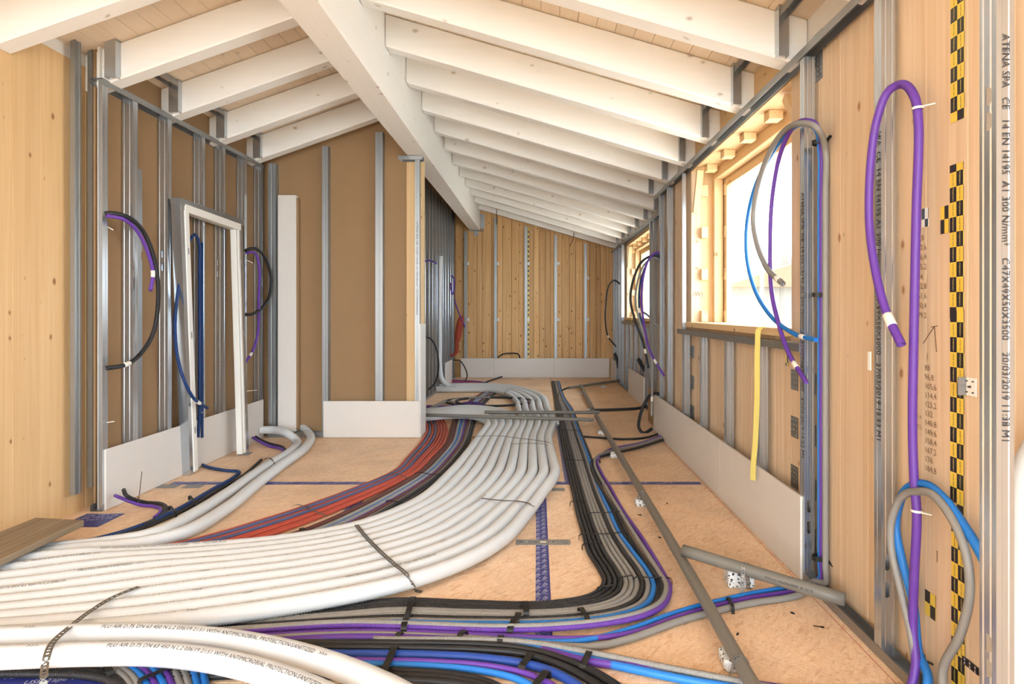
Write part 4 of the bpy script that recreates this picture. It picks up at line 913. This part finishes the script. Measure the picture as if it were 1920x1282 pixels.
def clip(P, d, r, label):
    d = np.array(d, float); d /= np.linalg.norm(d); s = np.cross(d, (0, 0, 1.0)); s /= np.linalg.norm(s); P = np.array(P, float)
    pts = [np.array((*(P-s*(r+.02))[:2], .006))]+[P+(r+.001)*(math.cos(a)*-s+math.sin(a)*np.array((0, 0, 1.0))) for a in np.linspace(-.2, math.pi+.2, 9)]+[np.array((*(P+s*(r+.02))[:2], .006))]
    o = ladder('pipe_strap', pts, .018, 'galv_dull', .014); tag(o, label, 'strap', 'straps over the grey pipes')
clip((.695, 2.08, PZ), (0, 1, 0), .026, 'perforated strap over the near end of the long grey pipe'); clip((.69, 4.0, PZ), (0, 1, 0), .026, 'strap over the middle of the long grey pipe')
t = (np.array((.700, 2.93, .133))*.58+np.array((1.274, 2.52, .088))*.42); clip(t, (.574, -.41, 0), .028, 'perforated strap over the short crossing pipe')

# ================================================================== CONDUITS ON THE WALLS
def wallc(pp, r, c, label, grp, marks=(), name='conduit'):
    o, pa = conduit(pp, r, c, label, grp)
    for s in marks: band('white_marker', pa, s if s > 0 else pa[1][-1]+s, .05, r+.0012, 'white_tape', o)
    return o
wallc([ONX(197, 400, -2.775), ONX(214, 400, -2.74)]+[ONX(x, y, -2.70) for x, y in ((240, 407), (268, 433), (288, 480), (297, 550), (288, 622), (262, 665), (232, 685))]+[ONX(200, 690, -2.74)], .0145, 'black', 'black conduit bent into a big half circle on the left stud wall', 'conduits on the left stud wall', (-.16,))
wallc([ONX(199, 404, -2.765)]+[ONX(x, y, -2.715) for x, y in ((230, 410), (258, 434), (277, 472), (287, 512), (282, 545))], .0125, 'purple', 'purple conduit ending beside the black half circle on the left', 'conduits on the left stud wall', (-.15,))
wallc([ONX(x, y, -2.762) for x, y in ((371, 820), (374, 780), (374, 700), (374, 600), (374, 500), (374, 462))]+[ONX(x, y, X) for x, y, X in ((367, 440, -2.74), (357, 448, -2.74), (347, 480, -2.745), (334, 545, -2.74), (328, 610, -2.72), (333, 670, -2.695), (345, 712, -2.675), (362, 745, -2.665), (376, 757, -2.665), (389, 765, -2.67))], .0125, 'navy', 'navy conduit hooked over and hanging behind the leaning white frame', 'conduits on the left stud wall', (-.18,))
wallc([ONX(x, y, -2.77) for x, y in ((379, 820), (379, 700), (379, 560), (379, 455))], .011, 'navy', 'second navy conduit straight up the fourth left stud', 'conduits on the left stud wall')
wallc([ONX(459, 470, -2.77)]+[ONX(x, y, -2.70) for x, y in ((474, 465), (495, 480), (508, 518), (505, 556), (490, 579))], .0145, 'black', 'black conduit arching out of the left wall near the corner', 'conduits on the left stud wall')
wallc([ONX(459, 590, -2.77), ONX(472, 589, -2.73), ONX(486, 582, -2.70)], .0145, 'black', 'short black stub below the black arch near the left corner', 'conduits on the left stud wall')
wallc([ONX(461, 474, -2.77)]+[ONX(x, y, -2.72) for x, y in ((477, 473), (486, 500), (485, 560), (484, 620), (475, 655), (459, 681))], .0125, 'purple', 'purple conduit hanging under the black arch near the left corner', 'conduits on the left stud wall', (-.16,))
# far right loops at the end of the big window wall
FR = 6.35
for c, pp, r, nm in (('black', ((1246, 488), (1226, 479), (1204, 490), (1189, 520), (1182, 560), (1190, 598), (1205, 640), (1216, 690)), .013, 'black conduit of the loops beyond the big window, widest of them'), ('grey', ((1246, 492), (1226, 483), (1208, 496), (1195, 530), (1192, 570), (1205, 620), (1220, 660), (1222, 780)), .011, 'grey conduit of the loops beyond the big window'), ('navy', ((1246, 484), (1226, 477), (1210, 500), (1199, 540), (1200, 590), (1208, 612)), .010, 'navy conduit of the loops beyond the big window'), ('purple', ((1246, 476), (1232, 473), (1218, 484), (1207, 515), (1203, 560), (1207, 605), (1216, 650), (1230, 680), (1246, 705)), .012, 'purple conduit of the loops beyond the big window')):
    wallc([AT(x, y, FR-.02*k) for k, (x, y) in enumerate(pp)], r, c, nm, 'loops beyond the big window', (-.2,))
wallc([AT(x, y, 6.5) for x, y in ((1204, 584), (1216, 592), (1226, 605), (1240, 616))], .012, 'grey', 'short grey end sticking out of the loops beyond the big window', 'loops beyond the big window')
wallc([AT(x, y, 8.3) for x, y in ((1196, 672), (1205, 688), (1216, 705), (1220, 740))], .028, 'black', 'thick black hose bending down below the far window', 'far right hoses')
wallc([AT(x, y, 10.7) for x, y in ((1162, 532), (1152, 525), (1142, 535), (1136, 570), (1135, 600), (1140, 630), (1155, 650))], .013, 'black', 'thin black conduit arching out at the far right corner', 'far right hoses', (-.25,))
wallc([AT(x, y, 11.0) for x, y in ((1152, 662), (1156, 672), (1160, 690))], .028, 'black', 'short thick black hose end in the far right corner', 'far right hoses')
# middle wall and far left floor
wallc([AT(x, y, 8.6) for x, y in ((797, 632), (806, 634), (816, 648), (822, 675), (821, 700), (814, 720), (803, 730))], .013, 'black', 'black conduit bowing out beside the upright white duct', 'conduits at the middle wall')
wallc([AT(x, y, 8.6) for x, y in ((786, 496), (796, 490), (804, 488), (812, 490), (818, 494))], .012, 'purple', 'short purple bow high on the dim middle wall', 'conduits at the middle wall')
wallc([AT(x, y, 10.9) for x, y in ((846, 516), (850, 520), (851, 545), (848, 553), (845, 530))], .014, 'purple', 'purple loop beside the far end of the middle wall', 'conduits at the middle wall')
wallc([AT(x, y, 11.2) for x, y in ((852, 562), (858, 580), (866, 600), (872, 613))], .012, 'purple', 'purple cable pointing down towards the back wall', 'conduits at the middle wall')
for i in range(3): wallc([AT(x+i*2.5, y, 11.3-.05*i) for x, y in ((843, 668), (853, 660), (854, 630), (858, 604), (863, 592), (862, 610), (856, 640))], .012, 'red', ('left', 'middle', 'right')[i]+' red conduit loop in the far left corner', 'red loops in the far corner')
wallc([AT(x, y, 11.0) for x, y in ((850, 675), (862, 676), (872, 690), (876, 705), (872, 715))], .011, 'black', 'thin black loop before the left end of the back skirting', 'conduits at the middle wall')
wallc([AT(x, y, 11.89) for x, y in ((934, 680), (934, 671), (942, 664), (958, 662), (972, 664), (975, 672), (973, 688))], .012, 'black', 'black hose peeping over the plasterboard of the back wall', 'conduits at the back wall')
conduit([FL(x, y, .02) for x, y in ((846, 720), (870, 718), (895, 720), (920, 713), (941, 706))], .016, 'black', 'black conduit on the floor with its end towards the back wall', 'far floor conduits')
for i, c in enumerate(('purple', 'red', 'purple', 'maroon')): conduit([FL(x, y+2.2*i, .02) for x, y in ((848, 713), (870, 714), (900, 716), (925, 722))], .015, c, '%s conduit, %s of the little far bundle before the back wall' % (c, ORD[i]), 'far floor conduits')
# coil of spare conduit on the far floor
for i in range(3):
    c0 = FL(912, 752, .02+.022*i); pts = [c0+np.array((.58*math.cos(a)*(1-.06*i)+.05*i, .42*math.sin(a)*(1-.04*i), .004*math.sin(a*2+i))) for a in np.linspace(.4+i, 6.0+i, 22)]
    conduit(pts, .015, ('black', 'grey', 'black')[i], ('bottom', 'middle', 'top')[i]+' turn of the conduit coil on the far floor before the white ducts', 'coil on the far floor')
for i in range(3): conduit([FL(x, y+2.5*i, .03) for x, y in ((800, 761), (840, 762), (880, 754), (905, 758), (922, 764))], .014, 'purple', ORD[i]+' purple conduit crossing the coil on the far floor', 'far floor conduits')

# ties at the wall conduits
def ring(name, c, ax, r, w, mat, label, tail=None):
    """closed band round a bundle; ax: its axis"""
    c = np.array(c, float); u = np.array((1, 0, 0)) if ax == 2 else np.array((0, 0, 1)); v = np.array((0, 1, 0)) if ax == 2 else np.array((1, 0, 0))
    root = empty(name, c); tag(root, label, 'cable tie', 'ties on the wall conduits')
    a = np.linspace(0, 2*math.pi, 25); pts = [c+r[0]*math.cos(t)*u+r[1]*math.sin(t)*v for t in a]
    sd = np.zeros(3); sd[ax] = 1
    ribbon('tie_band', pts, w, .0018, mat, root, side=sd, smooth=False)
    if tail: beam('tie_tail', c+np.array(tail[0]), c+np.array(tail[1]), w*.8, .004, mat, root)
ring('cable_tie', (1.299, 2.80, 1.36), 2, (.034, .022), .02, 'tie', 'black tie round the three conduits beside the printed stud', ((.0, -.022, 0), (.02, -.035, .006)))
ring('cable_tie', (1.299, 2.80, 2.06), 2, (.034, .024), .022, 'tie', 'black tie at the top of the conduits beside the printed stud', ((.02, -.02, 0), (.03, -.045, .02)))
ring('cable_tie', (1.299, 2.80, .15), 2, (.034, .024), .022, 'tie', 'black tie low on the conduits beside the printed stud', ((.02, -.02, 0), (.045, -.045, -.025)))
q = ONX(1721, 203, 1.27); ring('cable_tie', q, 2, (.018, .018), .008, 'white_tape', 'white tie at the top of the thick purple loop', ((0, -.018, 0), (.035, -.035, .004)))
q = ONX(1719, 957, 1.27); ring('cable_tie', q, 2, (.018, .018), .008, 'white_tape', 'white tie lower on the thick purple conduit', ((0, -.018, 0), (.03, -.03, -.004)))
q = ONX(1722, 1230, 1.28); ring('cable_tie', q, 2, (.02, .02), .014, 'tie', 'black tie at the foot of the bright blue loop', ((.0, -.018, 0), (.03, -.03, -.01)))
# white cable ends poking through the left wall studs
for i, (px, py, ln) in enumerate(((200, 792, 14), (202, 425, 10), (462, 487, 12), (462, 733, 20), (371, 775, 9))):
    a = ONX(px, py, -2.796); b = ONX(px+ln, py-2+(8 if i in (1, 2) else 0), -2.74)
    o, _ = tube('wire_tie', [a, b], .0035, 'white_tape', step=.02, sides=6); tag(o, ('white wire end beside the nearest left stud, low', 'white wire end beside the top of the black half circle', 'white wire end under the black arch near the corner', 'long white wire end low near the left corner', 'white wire end at the foot of the navy conduit')[i], 'wire', 'white wire ends on the left wall')
o, _ = tube('wire_tie', [FL(258, 931, .02), FL(260, 936, .1), AT(266, 884, 3.9)], .002, 'tie', step=.02, sides=6); tag(o, 'thin black tie tail standing up from the left stub conduits', 'wire')
# loose wires hanging from the ceiling at the back
for i, pp in enumerate((((938, 383), (934, 386), (931, 398), (931, 420)), ((1072, 421), (1076, 430), (1075, 446), (1068, 462)))):
    o, _ = tube('ceiling_wire', [AT(x, y, 10.9) for x, y in pp], .006, 'ink', step=.02, sides=6); tag(o, ('left', 'right')[i]+' thin wire dangling from the far ceiling', 'wire', 'wires dangling from the far ceiling')

# ================================================================== LEANING FRAME ON THE LEFT
fr = empty('leaning_frame', (-2.70, 5.1, 0)); tag(fr, 'white-edged metal door frame leaning against the left stud wall', 'door frame')
def ln3(a, b): return np.array(a, float), np.array(b, float)
LT, LB_ = np.array((-2.735, 4.62, 2.10)), FL(352, 890, .0)
RT, RB = np.array((-2.735, 5.55, 2.08)), FL(459, 851, .0)
for T_, B_, nm in ((LT, LB_, 'left'), (RT, RB, 'right')):
    d = (T_-B_)/np.linalg.norm(T_-B_)
    g = beam('steel_channel', B_+d*.003, T_, .055, .075 if nm == 'left' else .05, 'galv', fr, (1, 0, 0), .002)
    s = np.array((0, .047, 0)) if nm == 'left' else np.array((0, -.047, 0))
    wj = beam('white_jamb', B_+s+d*.02, T_+s-d*.04, .06 if nm == 'left' else .035, .085 if nm == 'left' else .06, 'alu_white', fr, (1, 0, 0), .004)
    beam('jamb_lip', B_+s*1.9+d*.02, T_+s*1.9-d*.06, .035 if nm == 'left' else .02, .05, 'alu_white', fr, (1, 0, 0), .003)
    for z in (.35, 1.1, 1.75):
        c = B_+(T_-B_)*z/2.1+s*1.0; beam('slot_plate', c-d*.025+np.array((.044, 0, 0)), c+d*.025+np.array((.044, 0, 0)), .012, .003, 'galv_dull', wj, (1, 0, 0))
beam('steel_head', LT+np.array((.0, -.03, .02)), RT+np.array((0, .03, .02)), .08, .05, 'galv_dull', fr, (0, 0, 1), .002)
beam('white_head', LT+np.array((.003, .03, -.022)), RT+np.array((.003, -.03, -.03)), .08, .06, 'alu_white', fr, (0, 0, 1), .003)
box('foot_plate', RB[0]-.04, RB[0]+.05, RB[1]-.05, RB[1]+.05, .001, .006, 'galv_dull', fr)

# weathered board across the ducts at the left edge
V = np.array([(-2.80, 2.35, .112), (-2.45, 2.30, .112), (-2.475, 3.32, .112), (-2.775, 3.36, .112)]); V = np.vstack([V, V+[0, 0, .034]])
tag(hexa('weathered_board', V, 'grey_wood', None, .004), 'weathered grey board lying over the ducts at the left edge', 'board')

# ================================================================== TAPES, BRACKETS AND MARKS ON THE WALLS
def wall_tape(z0, z1, yc, w, label, mat='chk', txt=True, x=PW):
    """tape stuck on the right timber wall"""
    n = 2; V = [(x-.002, yc+w/2, z0), (x-.002, yc-w/2, z0), (x-.002, yc-w/2, z1), (x-.002, yc+w/2, z1), (x-.0005, yc+w/2, z0), (x-.0005, yc-w/2, z0), (x-.0005, yc-w/2, z1), (x-.0005, yc+w/2, z1)]
    uv = [(0, z0), (1, z0), (1, z1), (0, z1)]*2
    o = mk('wall_tape', V, [(0, 1, 2, 3), (7, 6, 5, 4), (0, 4, 5, 1), (1, 5, 6, 2), (2, 6, 7, 3), (3, 7, 4, 0)], mat, None, False, uv)
    tag(o, label, 'tape', 'checked tapes on the timber wall')
    if txt:
        A = []; B2 = []; k0 = int(math.floor(z0/.048))
        for k in range(k0, int(z1/.048)+1):
            zz = k*.048
            if zz < z0 or zz+.048 > z1: continue
            for c in range(2):
                yy = yc+w/2-(c+.62)*w/2
                blackcell = (k+c+1) % 2
                (A if blackcell else B2).append(('rothoblaas' if blackcell else 'SEAL BAND', (x-.003, yy, zz+.004), (0, 0, 1), (0, 1, 0), .0095 if blackcell else .0075))
        if A: texts('yellow_lettering', A, 'yellow', o)
        if B2: texts('black_lettering', B2, 'ink', o)
    return o
def ypx(px, x=PW): return x*FPX/(px-VX)
Yt = ypx(1796); Wt = .062
def zp(py): return zf(py, Yt)
wall_tape(zp(226), 2.56, Yt, Wt, 'yellow and black checked tape at the top of the right timber wall')
wall_tape(zp(598), zp(306), Yt+.004, Wt, 'middle length of yellow and black checked tape on the right wall')
wall_tape(zp(960), zp(582), Yt, Wt, 'long lower length of yellow and black tape with black lettering beside the bracket').location.x -= .0015
wall_tape(.01, zp(985), Yt-.003, Wt, 'bottom length of yellow and black tape behind the grey loop')
wall_tape(zp(433), zp(380), ypx(1772), .04, 'small patch of checked tape beside the middle tape', txt=False)
wall_tape(zp(1197), zp(1147), ypx(1745), .055, 'little separate piece of checked tape low on the right wall')
wall_tape(zp(412), zp(374), ypx(1735), .035, 'scrap of black and white checked tape beside the purple conduit', 'chk_bw', False)
Yq = ypx(1551); wall_tape(EYE-(85-VY)*Yq/FPX, EYE-(45-VY)*Yq/FPX, Yq, .05, 'scrap of checked tape under the head track at the picture top', txt=False)
Yq = ypx(1476); wall_tape(EYE-(686-VY)*Yq/FPX, EYE-(666-VY)*Yq/FPX, Yq, .04, 'scrap of checked tape behind the printed stud', txt=False)
# narrow tape on the back wall
V = boxV(-.235, -.175, 11.944, 11.9495, .38, 2.93); X0 = (989-VX)*11.93/FPX; V[:, 0] += X0+.205
o = mk('wall_tape', V, BF, 'chk', None, False, [((v[0]-V[:, 0].min())/.06, v[2]) for v in V]); tag(o, 'narrow yellow and black tape up the middle of the back wall', 'tape')
# stud prints (read downwards)
def print_stud(o, txt, X, Y, z, size, ydir, mat='ink'):
    texts('printed_lettering', [(txt, (X, Y, z), (0, 0, -1), ydir, size)], mat, o)
print_stud(S2, 'ATENA SPA  CE  14 EN 14195 A1 300 N/mm²   C67X69X50X3000   27/03/2019 15:53 M1', XS-.0022, 2.908, 1.85, .034, (0, -1, 0))
print_stud(S1, 'SPA  CE  14 EN 14195 A1 300 N/mm²   C67X69X50X3000   27/03/2019 15:53 M1', XS-.0022, 2.263, 1.95, .034, (0, -1, 0))
texts('printed_lettering', [('ATENA SPA   CE   14 EN 14195  A1 300 N/mm²    C47X49X50X3500    20/03/2019 11:38 M1', (FX+.0125, FY-.0022, 1.925), (0, 0, -1), (1, 0, 0), .0245)], 'ink', fo)
pst = [o for o in bpy.data.objects if o.get('label', '').startswith('printed end stud')][0]
texts('printed_lettering', [('ATENA SPA  CE  14 EN 14195  A1 300 N/mm²  C67X69X50X3000', (-1.24, YP-.0005, 2.2), (0, 0, -1), (1, 0, 0), .034)], 'ink_pale', pst)
# pencilled sums on the timber wall
its = []
def pen(s, px, py, size=.028, tilt=0): 
    Yc = ypx(px); its.append((s, (PW-.0015, Yc, zf(py, Yc)), (0, -math.cos(tilt), math.sin(tilt)), (0, .15, 1), size))
col = ['8,8', '17,6', '26,4', '35,2', '44', '52,8', '61,6', '70,4', '79,2']
for k, s in enumerate(col): pen(s, 1722, 452+k*18)
col = ['88', '96,8', '105,6', '114,4', '123,2', '132', '140,8', '149,6', '158,4', '167,2', '176', '184,8']
for k, s in enumerate(col): pen(s, 1735, 694+k*17)
pen('141,4', 1714, 782, .02); pen('137,2', 1714, 800, .02); pen('141', 1799, 1098, .03, 1.2)
texts('pencil_note', its, 'pencil', wr)
for a, b in (((1752, 612), (1731, 643)), ((1752, 612), (1756, 660)), ((1746, 613), (1758, 611)), ((1757, 1032), (1757, 1054))):
    p = ONX(*a, PW-.001); q = ONX(*b, PW-.001); beam('pencil_mark', p, q, .003, .0012, 'pencil', wr, (1, 0, 0))
its = []
for s, px, py, sz in (('n 35', 1288, 455, .05), ('~34~', 1287, 505, .05), ('(W)', 1291, 555, .09)):
    its.append((s, (PW+.01, 5.2785, zf(py, 5.28)), (1, 0, 0), (0, 0, 1), sz*.6))
texts('pencil_note', its, 'pencil', w1)
# screws in the board joint
for py in (8, 27, 83, 143, 197, 256, 310, 367, 440, 485, 540, 600, 655, 710, 768, 828):
    q = ONX(1897, py, PW); o, _ = tube('screw', [q+np.array((-.0025, 0, 0)), q+np.array((.006, 0, 0))], .0045, 'galv_dark', wr, step=.004, sides=8)
box('board_joint', PW-.0006, PW+.001, ypx(1897)-.0012, ypx(1897)+.0012, .9, 2.5, 'ink', wr)
# brackets and nail plates on the right wall
q = ONX(1822, 725, PW); br = empty('angle_bracket', q+np.array((-.02, 0, -.03))); tag(br, 'small white steel bracket with holes beside the checked tape', 'bracket')
bf = box('bracket_face', q[0]-.0045, q[0]-.002, q[1]-.024, q[1]+.02, q[2]-.028, q[2]+.028, 'alu_white', br)
box('bracket_leg', q[0]-.03, q[0]-.0045, q[1]+.017, q[1]+.02, q[2]-.028, q[2]+.028, 'galv_dull', br)
for a, b, r in ((0, 0, .004), (-.013, .017, .0025), (.013, .017, .0025), (-.013, -.017, .0025), (.013, -.017, .0025)):
    c = q+np.array((-.005, a, b)); tube('bracket_hole', [c, c+np.array((.001, 0, 0))], r, 'ink', bf, step=.001, sides=8)
def plate(px0, px1, py0, py1, x, label, mat='galv_dark'):
    ya, yb = x*FPX/(px1-VX), x*FPX/(px0-VX); ym = (ya+yb)/2; z0, z1 = zf(py1, ym), zf(py0, ym)
    o = box('nail_plate', x-.0035, x-.001, ya, yb, z0, z1, mat); tag(o, label, 'steel plate', 'nail plates on the right wall')
    VV = []; FF = []; n = 0
    ny, nz = max(2, int((yb-ya)/.022)), max(2, int((z1-z0)/.022))
    for a in range(ny):
        for b in range(nz):
            cy, cz = ya+(yb-ya)*(a+.5)/ny, z0+(z1-z0)*(b+.5)/nz
            VV.append(boxV(x-.0045, x-.0035, cy-.003, cy+.003, cz-.004, cz+.004)); FF += [[k+n for k in f] for f in BF]; n += 8
    mk('stamped_teeth', np.vstack(VV), FF, 'galv', o)
for px0, px1, ys, nm in ((1484, 1497, ((693, 731), (781, 820), (873, 915)), 'left of the printed stud'), (1524, 1531, ((700, 740), (796, 836), (897, 937), (990, 1030)), 'right of the printed stud'), (1287, 1302, ((647, 669), (702, 727), (757, 783)), 'under the far side of the big window')):
    for k, (a, b) in enumerate(ys): plate(px0, px1, a, b, PW, '%s nail plate from the top, %s' % (ORD[k], nm))
plate(1527, 1543, 60, 152, PW, 'tall perforated plate under the head track beside the printed stud', 'galv_dull')
plate(1806, 1836, 1240, 1254, PW, 'black perforated strip low on the wall beside the bright stud', 'tie')
# grey window clip by the far jamb, little plate on the stud
o = box('wall_clip', XS-.006, XS-.001, 2.30, 2.318, 1.06, 1.13, 'white_tape'); tag(o, 'small white clip on the foreground stud of the right wall', 'clip')
# yellow strap over the sill
ys = ONX(1428, 612, 1.245)
pts = [np.array((1.34, ys[1], 1.2)), np.array((1.27, ys[1], 1.202)), np.array((1.232, ys[1], 1.19)), np.array((1.222, ys[1], 1.10)), np.array((1.222, ys[1]+.01, .8)), np.array((1.22, ys[1]+.03, .55)), np.array((1.217, ys[1]+.05, .43)), np.array((1.217, ys[1]+.06, .33))]
ribbon_o = ribbon('yellow_strap', pts, .034, .002, 'yellow', None, side=(.55, -.83, 0)); tag(ribbon_o, 'yellow webbing strap hanging over the big window sill', 'strap')
pts = [(1.50, 9.0, 1.198), (1.40, 9.0, 1.195), (1.395, 9.0, 1.0), (1.395, 9.02, .62)]
tag(ribbon('yellow_strap', pts, .04, .002, 'yellow', None, side=(0, 1, 0)), 'thin yellow strap hanging below the far window', 'strap')
# beam hanger at the far end of the ridge beam
hg = empty('beam_hanger', (-1.23, 11.9, 2.83)); tag(hg, 'steel hanger holding the far end of the ridge beam', 'bracket')
box('side_plate', -1.116, -1.04, 11.90, 11.906, 2.92, 3.2, 'galv_dull', hg); box('base_plate', -1.34, -1.06, 11.80, 11.94, 2.868, 2.878, 'galv_dull', hg); box('lower_plate', -1.25, -1.17, 11.93, 11.945, 2.78, 2.868, 'galv_dull', hg)
# screws and crumbs on the floor
for i, (px, py, a) in enumerate(((1533, 1174, .5), (1484, 1148, 1.2), (1384, 1187, 2.0), (1198, 965, .2), (1235, 1007, .9), (1250, 943, 1.4))):
    P = FL(px, py, .003); ln = .035 if i == 0 else .014; d = np.array((math.cos(a), -math.sin(a)*.6, 0))
    o = empty('screw', P); tag(o, ('long black screw lying on the floor near the right wall', 'black screw head near the wall foot', 'dark screw beside the long pipe near the bottom', 'tiny dark screw beside the middle foam block', 'dark crumb right of the purple conduit', 'dark screw by the long pipe farther up')[i], 'screw', 'screws on the floor')
    tube('shank', [P-d*ln/2, P+d*ln/2], .0022, 'tie', o, step=.01, sides=6); tube('head', [P+d*ln/2, P+d*(ln/2+.004)], .0045, 'tie', o, step=.002, sides=8)
print('objects', len(bpy.data.objects), 'tris', sum(len(p.vertices)-2 for m in bpy.data.meshes for p in m.polygons))
